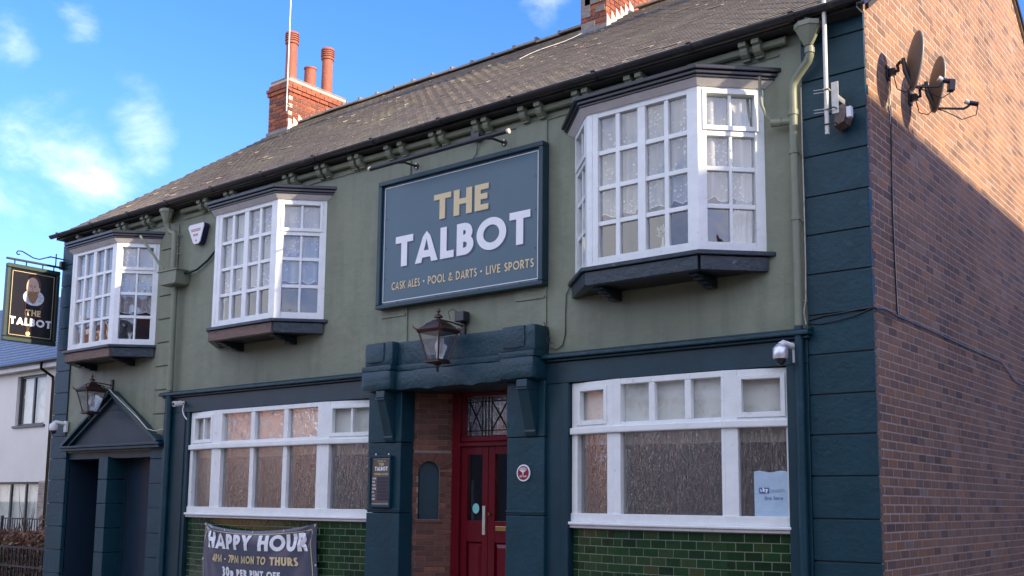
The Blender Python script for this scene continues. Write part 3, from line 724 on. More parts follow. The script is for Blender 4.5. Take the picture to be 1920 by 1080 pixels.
# ================================================================== BAY WINDOWS
def ring_poly(xl, xr, d, cant, off):
    """plan of a canted bay grown outward by off"""
    ang = math.atan2(d, cant); tn = math.tan(ang / 2); sn = math.sin(ang)
    return [(xl - off / sn, 0), (xl + cant - off * tn, -d - off), (xr - cant + off * tn, -d - off), (xr + off / sn, 0)]
def slab(mb, pl, z0, z1, yback=-.002):
    P = [(pl[0][0], yback)] + [pl[1], pl[2]] + [(pl[3][0], yback)]
    return mb.prism([(x, y, z0) for x, y in P], [(x, y, z1) for x, y in P])
def segframe(p, q):
    p = Vector((p[0], p[1], 0)); q = Vector((q[0], q[1], 0)); t = (q - p).normalized(); n = Vector((t.y, -t.x, 0))
    return (lambda v: p + t * v.x + n * v.y + Vector((0, 0, v.z))), (q - p).length
def bay_window(idx, xl, xr, boardmat, base_d):
    d, cant = .42, (.425 if idx == 0 else .415)
    P = [(xl, 0), (xl + cant, -d), (xr - cant, -d), (xr, 0)]
    root = bx('bay_window', 'offwhite', pub, xl + .08, xr - .08, -.012, .02, 3.80, 3.86)  # inner apron, hidden core
    zb, zt = 3.757, 5.262
    rowz = [(3.842, 4.142), (4.184, 4.478), (4.520, 4.818), (4.860, 5.182)]
    segs = [(P[0], P[1], 'side'), (P[1], P[2], 'front'), (P[2], P[3], 'side')]
    for si, (p, q, kind) in enumerate(segs):
        T, ln = segframe(p, q)
        def B(mb, s0, s1, z0, z1, d0, d1): mb.box(s0, s1, d0, d1, z0, z1, T)
        if kind == 'front':
            k = ln / 1.17
            cols = [(.125 * k, .313 * k), (.358 * k, .553 * k), (.633 * k, .826 * k), (.869 * k, 1.062 * k)]
            st = MB(); B(st, 0, cols[0][0], zb, zt, -.07, 0); B(st, cols[-1][1], ln, zb, zt, -.07, 0)
            B(st, cols[0][0], cols[-1][1], zb, rowz[0][0], -.068, -.003); B(st, cols[0][0], cols[-1][1], rowz[-1][1], zt, -.068, -.003)
            B(st, .06 * k, .066 * k, zb + .05, zt - .03, 0, .006); B(st, cols[0][0] - .03, cols[-1][1] + .03, zt - .04, zt - .034, -.003, .004)
            st.build('sash_frame', 'white', root, .003)
            m_ = MB(); B(m_, cols[1][1], cols[2][0], rowz[0][0], rowz[-1][1], -.066, -.006); m_.build('mullion', 'white', root, .004)
            for a, b in ((cols[0][1], cols[1][0]), (cols[2][1], cols[3][0])):
                m_ = MB(); B(m_, a, b, rowz[0][0], rowz[-1][1], -.060, -.012); m_.build('glazing_bar', 'white', root, .004)
            for (a, b) in ((cols[0][0], cols[1][1]), (cols[2][0], cols[3][1])):
                for r0, r1 in zip(rowz, rowz[1:]):
                    m_ = MB(); B(m_, a, b, r0[1], r1[0], -.056, -.016); m_.build('glazing_bar', 'white', root, .004)
            rws = rowz
        else:
            lo, hi = (.077, .510) if si == 2 else (ln - .510, ln - .077)
            mid = (lo + hi) / 2; cols = [(lo, mid - .014), (mid + .014, hi)]
            trz = (4.802, 4.874); rws = [rowz[0], rowz[1], (4.520, 4.790), (4.880, 5.170)]
            st = MB(); B(st, 0, lo - .0, zb, zt, -.07, 0); B(st, hi, ln, zb, zt, -.07, 0)
            B(st, lo, hi, zb, rws[0][0], -.068, -.003); B(st, lo, hi, rws[-1][1], zt, -.068, -.003); B(st, lo, hi, 4.790, 4.880, -.068, -.004)
            st.build('sash_frame', 'white', root, .003)
            c_ = MB()   # opening top light frame standing slightly proud
            B(c_, lo - .035, lo, 4.838, 5.215, 0, .012); B(c_, hi, hi + .035, 4.838, 5.215, 0, .012); B(c_, lo, hi, 4.838, 4.880, 0, .012); B(c_, lo, hi, 5.170, 5.215, 0, .012)
            c_.build('casement', 'white', root, .003)
            m_ = MB(); B(m_, cols[0][1], cols[1][0], rws[0][0], 4.790, -.060, -.012); m_.build('glazing_bar', 'white', root, .004)
            m_ = MB(); B(m_, cols[0][1], cols[1][0], 4.880, 5.170, -.060, -.008); m_.build('glazing_bar', 'white', root, .004)
            for r0, r1 in ((rws[0], rws[1]), (rws[1], rws[2])):
                m_ = MB(); B(m_, lo, hi, r0[1], r1[0], -.056, -.016); m_.build('glazing_bar', 'white', root, .004)
        for a, b in cols:
            for z0, z1 in rws:
                m_ = MB(); tl = U(-.0016, .0016)
                m_.poly([T(Vector(v)) for v in ((a - .008, -.040 + tl, z0 - .008), (b + .008, -.040 - tl, z0 - .008), (b + .008, -.040 - tl + U(-.001, .001), z1 + .008), (a - .008, -.040 + tl, z1 + .008))])
                m_.build('pane', 'glass', root, recalc=False)
        # net curtain seen through the glass follows; board under the sill
        bm_ = MB(); B(bm_, -.0, ln, base_d, 3.712, -.05, .035 if kind == 'front' else .032)
        bm_.build('sill_board', boardmat if kind == 'front' else 'peel', root, .004)
    # cove, cornice, sill, soffit
    c = MB(); a_, b_ = ring_poly(xl, xr, d, cant, .012), ring_poly(xl, xr, d, cant, .070)
    c.prism([(a_[0][0], -.002, 5.232), (a_[1][0], a_[1][1], 5.232), (a_[2][0], a_[2][1], 5.232), (a_[3][0], -.002, 5.232)], [(b_[0][0], -.002, 5.285), (b_[1][0], b_[1][1], 5.285), (b_[2][0], b_[2][1], 5.285), (b_[3][0], -.002, 5.285)])
    c.build('cove', 'offwhite', root)
    for k, (o_, a, b) in enumerate(((.080, 5.286, 5.312), (.098, 5.313, 5.346), (.122, 5.347, 5.386))):
        slab(MB(), ring_poly(xl, xr, d, cant, o_), a, b).build('cornice_moulding', 'black', root, .006)
    slab(MB(), ring_poly(xl, xr, d, cant, .075), 5.310, 5.352).build('cornice_core', 'black', root)
    # sloping lead top
    o_ = ring_poly(xl, xr, d, cant, .11); i_ = ring_poly(xl, xr, d, cant, -.15)
    mb = MB(); 
    for k in range(3):
        mb.poly([(o_[k][0], o_[k][1], 5.388), (o_[k + 1][0], o_[k + 1][1], 5.388), (i_[k + 1][0], i_[k + 1][1], 5.44), (i_[k][0], i_[k][1], 5.44)])
    mb.poly([(x, y, 5.44) for x, y in i_]); mb.build('bay_roof_lead', 'lead', root)
    slab(MB(), ring_poly(xl, xr, d, cant, .062), 3.716, 3.757).build('sill', 'peel', root, .007)
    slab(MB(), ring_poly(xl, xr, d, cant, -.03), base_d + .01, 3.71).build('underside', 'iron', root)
    for bxn in (xl + .50, xr - .52):
        st = MB()
        for k in range(4): st.box(bxn - .045, bxn + .045, -.36 + k * .08, -.0, base_d - .022 * (k + 1), base_d - .022 * k)
        st.build('support_bracket', 'peel', root, .004)
    return root
bw = [bay_window(0, *BAYS[0], 'peel', 3.588), bay_window(1, *BAYS[1], 'bare', 3.588), bay_window(2, *BAYS[2], 'bare', 3.588)]

def curtain(name, label, xl, xr, zlow, seed):
    d, cant = .42, .42
    P = ring_poly(xl, xr, d, cant, -.085)
    th = thing(name, ((xl + xr) / 2, -.2, zlow), label, 'net curtain', 'net curtains in the upstairs bays')
    for si in range(3):
        T, ln = segframe(P[si], P[si + 1]); mb = MB(); nx = 90; nz = 8; a0 = .01
        grid = []
        for i in range(nx + 1):
            s = a0 + (ln - 2 * a0) * i / nx
            ph = s * 52 + seed + 2.2 * noise.noise(Vector((s * 5, seed, 0)))
            scal = abs(math.sin(s * 17 + seed)) * .035
            col = []
            for k in range(nz + 1):
                t = k / nz; z = 5.27 - (5.27 - (zlow + .035 - scal)) * t
                dd = math.sin(ph) * (.010 + .014 * t) + .01 * noise.noise(Vector((s * 9, t * 2, seed)))
                col.append(tuple(T(Vector((s, dd, z)))))
            grid.append(col)
        for i in range(nx):
            for k in range(nz):
                mb.poly([grid[i][k], grid[i + 1][k], grid[i + 1][k + 1], grid[i][k + 1]])
        ob = mb.build('lace_panel', 'lace', th, recalc=False)
        hem = MB()
        for i in range(nx):
            a, b = Vector(grid[i][nz]), Vector(grid[i + 1][nz])
            hem.poly([a, b, b - Vector((0, 0, .008)), a - Vector((0, 0, .008))])
        hem.build('scalloped_hem', 'letter', th, recalc=False)
curtain('net_curtain', 'white lace net curtain in the large right bay beside the gable corner', *BAYS[0], 4.235, 1)
curtain('net_curtain', 'white lace net curtain in the middle bay between the alarm box and the big sign', *BAYS[1], 4.22, 5)
curtain('net_curtain', 'white lace net curtain in the far left bay above the triangular porch', *BAYS[2], 4.225, 9)
# tied-back side drape at the right end of the right bay
dr = thing('side_drape', (-1.08, -.1, 3.8), 'cream drape tied back at the right end of the large right bay', 'curtain')
mb = MB(); T, ln = segframe((-1.42, -.36), (-1.0, .06))
for i in range(14):
    s0, s1 = .34 + .20 * i / 14, .34 + .20 * (i + 1) / 14
    for k in range(10):
        t0, t1 = k / 10, (k + 1) / 10
        def pt(s, t):
            w = 1 - .55 * math.sin(math.pi * min(1, t * 1.2)) ; e = .56 - (.56 - s) * w
            return T(Vector((e, -.05 + .012 * math.sin(s * 120), 5.2 - 1.42 * t)))
        mb.poly([pt(s0, t0), pt(s1, t0), pt(s1, t1), pt(s0, t1)])
mb.build('drape', 'blind', dr, recalc=False)
orn = thing('ornament', (-1.95, -.22, 3.86), 'pale dried flower head standing inside the large right bay behind the lower middle panes', 'ornament')
mb = MB()
for k in range(60):
    v = Vector((U(-1, 1), U(-1, 1), U(-1, 1))).normalized() * U(.02, .055); c = Vector((-1.80, -.22, 4.04)) + v
    mb.tube([c, c + v.normalized() * .02 + Vector((.004, 0, .004))], .006, 4)
mb.build('flower_head', 'blind', orn); MB().lathe([(.02, 3.80), (.035, 3.84), (.012, 3.93), (.012, 3.99)], (-1.80, -.22, 0), 10).build('stem', 'blind', orn)
orn2 = thing('ornament', (-10.9, -.3, 3.82), 'small silver ornament on the sill of the far left bay', 'ornament')
mb = MB()
for k in range(6):
    a = k * 1.05; mb.tube([(-10.52, -.2, 3.87), (-10.52 + .05 * math.cos(a), -.2 + .02 * math.sin(a), 3.93 + .02 * (k % 2))], [.012, .004], 5)
mb.build('sprays', 'plastic', orn2); MB().lathe([(.03, 3.82), (.02, 3.85), (.012, 3.88)], (-10.52, -.2, 0), 8).build('vase', 'plastic', orn2)

# ================================================================== GROUND FLOOR SHOPFRONTS
def shop_window(plan, lights_front, lower_front, side_upper_split, tiles_to, name, zsill=1.362, ztop=2.752, blind=2.31, right_clip=None):
    root = bx(name, 'soffit', pub, plan[0][0], plan[3][0], .10, .12, 1.30, 1.36)
    zt0, zt1 = 2.252, 2.318
    for si in range(3):
        p, q = plan[si], plan[si + 1]; T, ln = segframe(p, q)
        def B(mb, s0, s1, z0, z1, d0, d1): mb.box(s0, s1, d0, d1, z0, z1, T)
        if si == 1: ups = lights_front; los = lower_front; ul = ups[0][0]; uh = ups[-1][1]
        else:
            lo, hi = (.055 + .02, ln - .085) if si == 0 else (.115, ln - .03)
            los = [(lo, hi)]
            if side_upper_split: mid = (lo + hi) / 2; ups = [(lo + .045, mid - .016), (mid + .016, hi - .045)]
            else: ups = [(lo + .04, hi - .04)]
            ul, uh = lo, hi
        z1l, z0u, z1u = zt0 - .004, zt1 + .03, 2.700
        if si != 1: z0u, z1u = zt1 + .065, 2.665
        st = MB(); lo_, hi_ = los[0][0], los[-1][1]
        B(st, 0, lo_, 1.50, zt0, -.09, 0); B(st, hi_, ln, 1.50, zt0, -.09, 0)
        B(st, 0, ups[0][0] if si == 1 else ul, zt1, ztop, -.09, 0); B(st, ups[-1][1] if si == 1 else uh, ln, zt1, ztop, -.09, 0)
        a_, b_ = (ups[0][0], ups[-1][1]) if si == 1 else (ul, uh)
        B(st, a_, b_, z1u if si == 1 else 2.70, ztop, -.088, -.004); B(st, a_, b_, zt1, z0u if si == 1 else zt1 + .02, -.088, -.004)
        st.build('window_frame', 'white', root, .004)
        if si != 1:
            c_ = MB(); fr = .04
            B(c_, ul, ups[0][0], zt1 + .02, 2.70, -.05, .010); B(c_, ups[-1][1], uh, zt1 + .02, 2.70, -.05, .010)
            B(c_, ups[0][0], ups[-1][1], zt1 + .02, z0u, -.05, .010); B(c_, ups[0][0], ups[-1][1], z1u, 2.70, -.05, .010)
            c_.build('casement', 'white', root, .004)
        tr = MB(); B(tr, -.006 if si else 0, ln + (.006 if si < 2 else 0), zt0, zt1, -.09, .035); tr.build('transom', 'white', root, .012)
        for k in range(len(ups) - 1):
            m_ = MB(); B(m_, ups[k][1], ups[k + 1][0], z0u, z1u, -.07, -.008); m_.build('glazing_bar', 'white', root, .006)
        for k in range(len(los) - 1):
            m_ = MB(); B(m_, los[k][1], los[k + 1][0], 1.50, zt0, -.07, -.008); m_.build('glazing_bar', 'white', root, .006)
        for a, b in ups:
            m_ = MB(); tl = U(-.004, .004); m_.poly([T(Vector(v)) for v in ((a - .005, -.05 + tl, z0u - .005), (b + .005, -.05 - tl, z0u - .005), (b + .005, -.05 - tl, z1u + .005), (a - .005, -.05 + tl, z1u + .005))])
            m_.build('pane', 'wavyglass' if (si == 1 and side_upper_split) else 'plainglass', root, recalc=False)
        for a, b in los:
            m_ = MB(); tl = U(-.002, .002); m_.poly([T(Vector(v)) for v in ((a - .005, -.055 + tl, 1.495), (b + .005, -.055 - tl, 1.495), (b + .005, -.055 - tl, zt0), (a - .005, -.055 + tl, zt0))])
            m_.build('pane', 'obscure', root, recalc=False)
        s_ = MB(); B(s_, -.004, ln + .004, 1.425, 1.505, -.09, .012); s_.build('bottom_rail', 'white', root, .004)
        s_ = MB(); B(s_, -.01, ln + .01, 1.395, 1.425, -.09, .048); s_.build('sill', 'white', root, .01)
        s_ = MB(); B(s_, -.008, ln + .008, 1.366, 1.395, -.09, .026); s_.build('sill_moulding', 'offwhite', root, .006)
        # blinds hang behind the glass
        b0, b1 = (.02, ln - .02)
        m_ = MB(); n_ = 24
        for k in range(n_):
            sa, sb_ = b0 + (b1 - b0) * k / n_, b0 + (b1 - b0) * (k + 1) / n_
            ya, yb_ = [-.095 + .006 * math.sin(s * 23) + .012 * noise.noise(Vector((s * 6, si, 2))) for s in (sa, sb_)]
            zb_ = blind - .17 + .02 * noise.noise(Vector((sa * 2, si * 3.1, 0)))
            m_.poly([T(Vector(v)) for v in ((sa, ya, zb_), (sb_, yb_, zb_), (sb_, yb_, 2.72), (sa, ya, 2.72))])
        m_.build('roller_blind', 'blind', root, recalc=False)
        # glazed tile dado
        bk = MB(); B(bk, -.0, ln, 0.30, 1.368, -.09, -.0235); dado = bk.build('tiled_dado', 'grout', root)
        tw, thh = .152, .0765; r = 0; z = 1.362 - thh
        while z > tiles_to:
            s = -(tw / 2 if r % 2 else 0)
            while s < ln - .01:
                a, b = max(.002, s), min(ln - .002, s + tw - .006)
                if b - a > .012:
                    m_ = MB(); B(m_, a, b, z, z + thh - .006, -.035, -.021 + U(-.0012, .0012)); m_.build('glazed_tile', 'glaze', dado, .002)
                s += tw
            z -= thh; r += 1
        B2 = MB(); B2.box(0, ln, -.09, 0.0, 0.0, .30, T); B2.build('plinth', 'teal', root)
    return root
LRP = [(-2.956, 0.0), (-2.413, -.10), (-1.282, -.10), (-.735, 0.0)]
LLP = [(-9.217, 0.0), (-8.544, -.09), (-6.480, -.09), (-5.70, 0.02)]
sw1 = shop_window(LRP, [(.073, .373), (.434, .742), (.804, 1.10)], [(.073, 1.098)], False, .55, 'shop_window')
sw2 = shop_window(LLP, [(.125, .715), (.790, 1.355), (1.434, 1.984)], [(.125, .715), (.790, 1.355), (1.434, 1.984)], True, .55, 'shop_window')
# ground floor masonry and joinery around them
def board(name, mat, x0, x1, y0, y1, z0, z1, bev=.004): return bx(name, mat, pub, x0, x1, y0, y1, z0, z1, bev)
board('window_surround', 'navy', -.735, -.545, -.045, .3, 0, 2.76)
board('window_surround', 'navy', -3.235, -2.965, -.035, .3, 0, 2.76)
board('window_surround', 'navy', -3.04, -2.966, -.050, -.036, 0, 2.76)
board('window_surround', 'navy', -9.80, -9.30, -.05, .3, 0, 2.76)
board('window_surround', 'navy', -9.47, -9.232, -.035, .3, 0, 2.76)
board('fascia', 'navy', -3.235, -.545, -.045, .3, 2.762, 2.97)
board('fascia', 'navy', -9.80, -5.66, -.045, .3, 2.762, 2.97)
for a, b in ((-3.24, -.50), (-9.84, -5.66)):
    board('fascia_moulding', 'navy', a + .03, b - .02, -.085, .05, 2.972, 2.996, .006)
    board('fascia_cornice', 'tealrough', a, b, -.135, .04, 2.998, 3.035, .009)
    MB().xprism(a, b, [(-.130, 3.036), (-.002, 3.036), (-.002, 3.072), (-.06, 3.060)]).build('lead_capping', 'tealrough', pub)
# stone door case
def rough(name, x0, x1, y0, y1, z0, z1, amp=.012, rad=.03, res=.045, seed=0, mat='tealrough', bottom=0):
    nx, ny, nz = [max(2, int((b - a) / res)) for a, b in ((x0, x1), (y0, y1), (z0, z1))]
    mb = MB(); idx = {}
    def vid(i, j, k):
        key = (i, j, k)
        if key in idx: return idx[key]
        p = Vector((x0 + (x1 - x0) * i / nx, y0 + (y1 - y0) * j / ny, z0 + (z1 - z0) * k / nz))
        q = Vector((min(max(p.x, x0 + rad), x1 - rad), max(p.y, y0 + rad), min(max(p.z, z0 + rad), z1 - rad)))
        dv = p - q
        if dv.length > 1e-6: p = q + dv.normalized() * min(dv.length, rad)
        nn = noise.noise_vector(p * 7 + Vector((seed, 0, 0))) * amp + noise.noise_vector(p * 19 + Vector((seed, 5, 0))) * amp * .45
        p += nn * .6
        if k == 0 and bottom: p.z -= bottom * max(0, noise.noise(Vector((p.x * 5 + seed, 0, 3))))
        idx[key] = len(mb.v); mb.v.append(tuple(p)); return idx[key]
    for i in range(nx):
        for k in range(nz):
            mb.f.append((vid(i, 0, k), vid(i + 1, 0, k), vid(i + 1, 0, k + 1), vid(i, 0, k + 1)))
    for i in range(nx):
        for j in range(ny):
            mb.f.append((vid(i, j, 0), vid(i, j + 1, 0), vid(i + 1, j + 1, 0), vid(i + 1, j, 0))); mb.f.append((vid(i, j, nz), vid(i + 1, j, nz), vid(i + 1, j + 1, nz), vid(i, j + 1, nz)))
    for j in range(ny):
        for k in range(nz):
            mb.f.append((vid(0, j, k), vid(0, j, k + 1), vid(0, j + 1, k + 1), vid(0, j + 1, k))); mb.f.append((vid(nx, j, k), vid(nx, j + 1, k), vid(nx, j + 1, k + 1), vid(nx, j, k + 1)))
    return mb.build(name, mat, pub, smooth=True)
rough('lintel_stone', -5.21, -3.665, -.150, .02, 3.075, 3.345, .010, .02, seed=1)
rough('lintel_band', -5.21, -3.665, -.168, .02, 3.015, 3.085, .005, .015, seed=2)
rough('lintel_lower_stone', -5.21, -3.665, -.190, .02, 2.80, 3.02, .012, .035, seed=3, bottom=.03)
for x0, x1, s in ((-5.645, -5.20, 4), (-3.675, -3.235, 9)):
    rough('lintel_end_stone', x0, x1, -.235, .02, 3.075, 3.352, .010, .035, seed=s)
    rough('lintel_end_panel', x0 + .05, x1 - .12, -.252, -.2, 3.12, 3.34, .010, .02, seed=s + 1)
    rough('lintel_end_band', x0 - .012, x1 + .008, -.262, .02, 3.02, 3.085, .005, .015, seed=s + 2)
    rough('lintel_end_lower', x0 - .012, x1 + .008, -.275, .02, 2.80, 3.03, .010, .045, seed=s + 3)
for x0, x1 in ((-5.70, -5.185), (-3.70, -3.225)):
    board('door_pilaster', 'teal', x0, x1, -.085, .3, 0, 1.47, .008); board('door_pilaster', 'teal', x0 + .004, x1 - .004, -.080, .3, 1.476, 2.24, .008)
    board('pilaster_band', 'teal', x0 - .004, x1 + .004, -.094, -.08, 1.50, 1.52, .004)
    board('door_pilaster', 'teal', x0, x1, -.085, .3, 2.246, 2.80, .008)
for bx0 in (-5.41, -3.44):
    MB().xprism(bx0, bx0 + .13, [(-.085, 2.80), (-.262, 2.80), (-.265, 2.73), (-.248, 2.70), (-.125, 2.31), (-.128, 2.29), (-.10, 2.25), (-.085, 2.25)]).build('console_bracket', 'navy', pub, .006)
    board('bracket_cap', 'navy', bx0 - .006, bx0 + .136, -.27, -.10, 2.70, 2.715, .004)
# ------------------------------------------------------------------ porch
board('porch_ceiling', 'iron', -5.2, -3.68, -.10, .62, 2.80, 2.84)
board('porch_floor', 'kerb', -5.3, -3.6, -.15, .55, 0, .13)
SPL = ((-5.225, .075), (-4.905, .455)); T, sl = segframe(*SPL)
back = MB(); back.box(0, sl, -.20, -.010, 0, 2.80, T)
# the niche is cut out of the splayed brick wall
back = MB(); nc, nr, nz0, nz1 = .238, .118, 1.405, 1.925
back.box(0, nc - nr, -.20, -.010, 0, 2.80, T); back.box(nc + nr, sl, -.20, -.010, 0, 2.80, T); back.box(nc - nr, nc + nr, -.20, -.010, 0, nz0, T); back.box(nc - nr, nc + nr, -.20, -.010, nz1 + nr, 2.80, T)
for q in range(16):
    t0, t1 = math.pi * q / 16, math.pi * (q + 1) / 16
    a0, a1 = (nc + nr * math.cos(t0), nz1 + nr * math.sin(t0)), (nc + nr * math.cos(t1), nz1 + nr * math.sin(t1))
    F = [T(Vector((a0[0], -.012, a0[1]))), T(Vector((a0[0], -.012, nz1 + nr))), T(Vector((a1[0], -.012, nz1 + nr))), T(Vector((a1[0], -.012, a1[1])))]
    Bk = [T(Vector((a0[0], -.10, a0[1]))), T(Vector((a0[0], -.10, nz1 + nr))), T(Vector((a1[0], -.10, nz1 + nr))), T(Vector((a1[0], -.10, a1[1])))]
    back.prism(F, Bk)
pw = back.build('porch_brick_wall', 'darkmortar', pub, recalc=True)
bx('niche_back', 'navy', pw, nc - nr - .01, nc + nr + .01, -.085, -.070, nz0 - .01, nz1 + nr + .01, 0, T)
bx('niche_sill', 'porchbrick', pw, nc - nr - .03, nc + nr + .03, -.06, .022, nz0 - .035, nz0 - .004, .004, T)
ch = .058; z = .14; r = 0
ring_top = nz1 + nr + .10
while z < 2.78:
    s = -(.11 if r % 2 else 0)
    while s < sl:
        a, b = max(.002, s), min(sl - .002, s + .215 - .008)
        pieces = [(a, b)]
        if nz0 - .04 < z + ch / 2 < nz1: pieces = [(a, min(b, nc - nr - .002)), (max(a, nc + nr + .002), b)]
        if nz1 <= z + ch / 2 < ring_top: pieces = []
        for p, q in pieces:
            if q - p > .02: bx('brick', 'porchbrick', pw, p, q, -.02, 0 + U(-.002, .001), z, z + ch - .008, .0025, T)
        s += .215
    z += ch; r += 1
# radiating arch bricks
nA = 17
def edge_pt(a):
    c_, s_ = math.cos(a), math.sin(a); best = 9
    if c_ > 1e-6: best = min(best, (sl - .004 - nc) / c_)
    if c_ < -1e-6: best = min(best, (nc - .004) / -c_)
    if s_ > 1e-6: best = min(best, (ring_top - .006 - nz1) / s_)
    return (nc + best * c_, nz1 + best * s_)
for k in range(nA):
    a0, a1 = math.pi * (k + .06) / nA, math.pi * (k + .94) / nA
    i0, i1 = (nc + (nr + .003) * math.cos(a0), nz1 + (nr + .003) * math.sin(a0)), (nc + (nr + .003) * math.cos(a1), nz1 + (nr + .003) * math.sin(a1))
    e0, e1 = edge_pt(a0), edge_pt(a1); poly = [i0, e0]
    for cnr in ((sl - .004, ring_top - .006), (.004, ring_top - .006)):
        ac = math.atan2(cnr[1] - nz1, cnr[0] - nc)
        if a0 < ac < a1: poly.append(cnr)
    poly += [e1, i1]
    MB().prism([T(Vector((x, .001, z))) for x, z in poly], [T(Vector((x, -.02, z))) for x, z in poly]).build('arch_brick', 'porchbrick', pw, .002)
# right splay, mostly hidden
T2, sl2 = segframe((-3.975, .455), (-3.66, .075)); bx('porch_side_wall', 'porchbrick', pub, 0, sl2, -.2, 0, 0, 2.8, 0, T2)
# door case and doors (plane y = .5)
DY = .50
dc = bx('door_frame', 'red', pub, -4.93, -4.80, DY - .05, DY + .06, .13, 2.80, .006)
board('door_frame_post', 'red', -4.08, -3.95, DY - .05, DY + .06, .13, 2.80); board('door_frame_head', 'red', -4.80, -4.08, DY - .03, DY + .06, 2.755, 2.80)
board('door_transom', 'red', -4.80, -4.08, DY - .055, DY + .06, 2.205, 2.255, .012); board('door_transom_sill', 'red', -4.80, -4.08, DY - .03, DY + .05, 2.257, 2.325, .012)
fl = bx('leaded_fanlight', 'red', pub, -4.80, -4.74, DY - .01, DY + .03, 2.325, 2.755)
fmat = 'plainglass'
m_ = MB(); m_.poly([(-4.74, DY + .01, 2.325), (-4.08, DY + .01, 2.325), (-4.08, DY + .01, 2.755), (-4.74, DY + .01, 2.755)]); m_.build('pane', 'obscure', fl, recalc=False)
def lead(x0, z0, x1, z1):
    MB().tube([(x0, DY + .004, z0), (x1, DY + .004, z1)], .006, 5).build('lead_came', 'iron', fl)
for x in (-4.70, -4.52, -4.475, -4.43, -4.385, -4.16): lead(x, 2.325, x, 2.755)
for z in (2.38, 2.70): lead(-4.74, z, -4.08, z)
for a, b in ((-4.70, -4.52), (-4.385, -4.16)): lead(a, 2.38, b, 2.70); lead(a, 2.70, b, 2.38)
def leaf(x0, x1, gx0, gx1, name):
    z0, z1 = .15, 2.205; y0 = DY - .012
    d_ = MB(); d_.box(x0, gx0, y0, DY + .035, z0, z1); d_.box(gx1, x1, y0, DY + .035, z0, z1); d_.box(gx0, gx1, y0, DY + .035, 2.115, z1)
    d_.box(gx0, gx1, y0, DY + .035, 1.17, 1.40); d_.box(gx0, gx1, y0, DY + .035, z0, .35); d_.box(gx0, gx1, DY + .018, DY + .03, .35, 1.17)
    o = d_.build(name, 'red', pub, .005)
    A = [(gx0 + .004, DY + .016, .354), (gx1 - .004, DY + .016, .354), (gx1 - .004, DY + .016, 1.166), (gx0 + .004, DY + .016, 1.166)]
    Bp = [(gx0 + .045, DY - .010, .40), (gx1 - .045, DY - .010, .40), (gx1 - .045, DY - .010, 1.115), (gx0 + .045, DY - .010, 1.115)]
    MB().prism(A, Bp).build('raised_panel', 'red', o)
    m_ = MB(); m_.poly([(gx0 - .004, DY + .02, 1.395), (gx1 + .004, DY + .02, 1.395), (gx1 + .004, DY + .02, 2.12), (gx0 - .004, DY + .02, 2.12)]); m_.build('pane', 'plainglass', o, recalc=False)
    return o
dl = leaf(-4.798, -4.412, -4.715, -4.495, 'door'); dr2 = leaf(-4.408, -4.082, -4.315, -4.10, 'door')
bx('push_plate', 'steel', dl, -4.480, -4.440, DY - .024, DY - .013, 1.25, 1.56, .003)
bx('door_handle', 'brass', dr2, -4.29, -4.13, DY - .030, DY - .013, 1.295, 1.345, .004)
MB().lathe([(.018, -.0), (.022, .012), (.012, .03)], (0, 0, 0), 12).xf(lambda p: Vector((-4.375 + p.x, DY - .014 - p.z, 1.475 + p.y))).build('lock', 'brass', dr2)
st = thing('door_sticker', (-4.60, DY, 1.53), 'round pale turquoise sticker inside the glass of the left red door', 'sticker')
MB().lathe([(.048, 0), (.048, .002)], (0, 0, 0), 24).xf(lambda p: Vector((-4.60 + p.x, DY + .012 - p.z, 1.53 + p.y * 1.15))).build('disc', paint('turquoise_sticker', (.25, .62, .62), .5, .1, 40, 0).m, st)

# ------------------------------------------------------------------ left entrance with pediment
board('entrance_post', 'teal', -11.44, -11.20, -.03, .25, 0, .47); 
z = .48
while z < 2.15: board('entrance_post', 'teal', -11.44, -11.20, -.03, .25, z, min(z + .34, 2.20)); z += .35
zz = [0.12, .45, .80, 1.13, 1.47, 1.81, 2.15, 2.48]
for a, b in zip(zz, zz[1:]): board('entrance_block', 'teal', -10.11, -9.80, -.028, .3, a + .005, b - .005)
board('entrance_post', 'teal', -10.11, -9.80, -.02, .3, 0, .12)
board('entrance_head', 'navy', -12.40, -10.11, .02, .3, 2.18, 2.30)
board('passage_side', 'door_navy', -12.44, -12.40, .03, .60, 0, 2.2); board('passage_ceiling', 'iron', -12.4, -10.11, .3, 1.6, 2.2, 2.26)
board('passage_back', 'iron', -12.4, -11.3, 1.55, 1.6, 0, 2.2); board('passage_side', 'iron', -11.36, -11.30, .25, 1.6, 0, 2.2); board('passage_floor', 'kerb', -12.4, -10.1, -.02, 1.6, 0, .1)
board('recess_side', 'navy', -11.26, -11.20, .25, .40, 0, 2.2); board('side_door', 'door_navy', -11.22, -10.11, .305, .35, .1, 2.2, .003)
board('side_door_stile', 'door_navy', -11.20, -11.16, .295, .305, .1, 2.2, .003)
ped = bx('pediment', 'navy', pub, -12.34, -9.84, -.06, .02, 2.30, 2.375, .005)
PB = [(-12.28, 2.376), (-9.90, 2.376), (-11.09, 3.085)]
MB().prism([(x, -.05, z) for x, z in PB], [(x, .01, z) for x, z in PB]).build('tympanum', 'navy', ped, .004)
bx('pediment_base', 'navy', ped, -12.40, -9.78, -.125, -.045, 2.300, 2.342, .008); bx('pediment_base_fillet', 'navy', ped, -12.42, -9.76, -.145, -.045, 2.344, 2.376, .006)
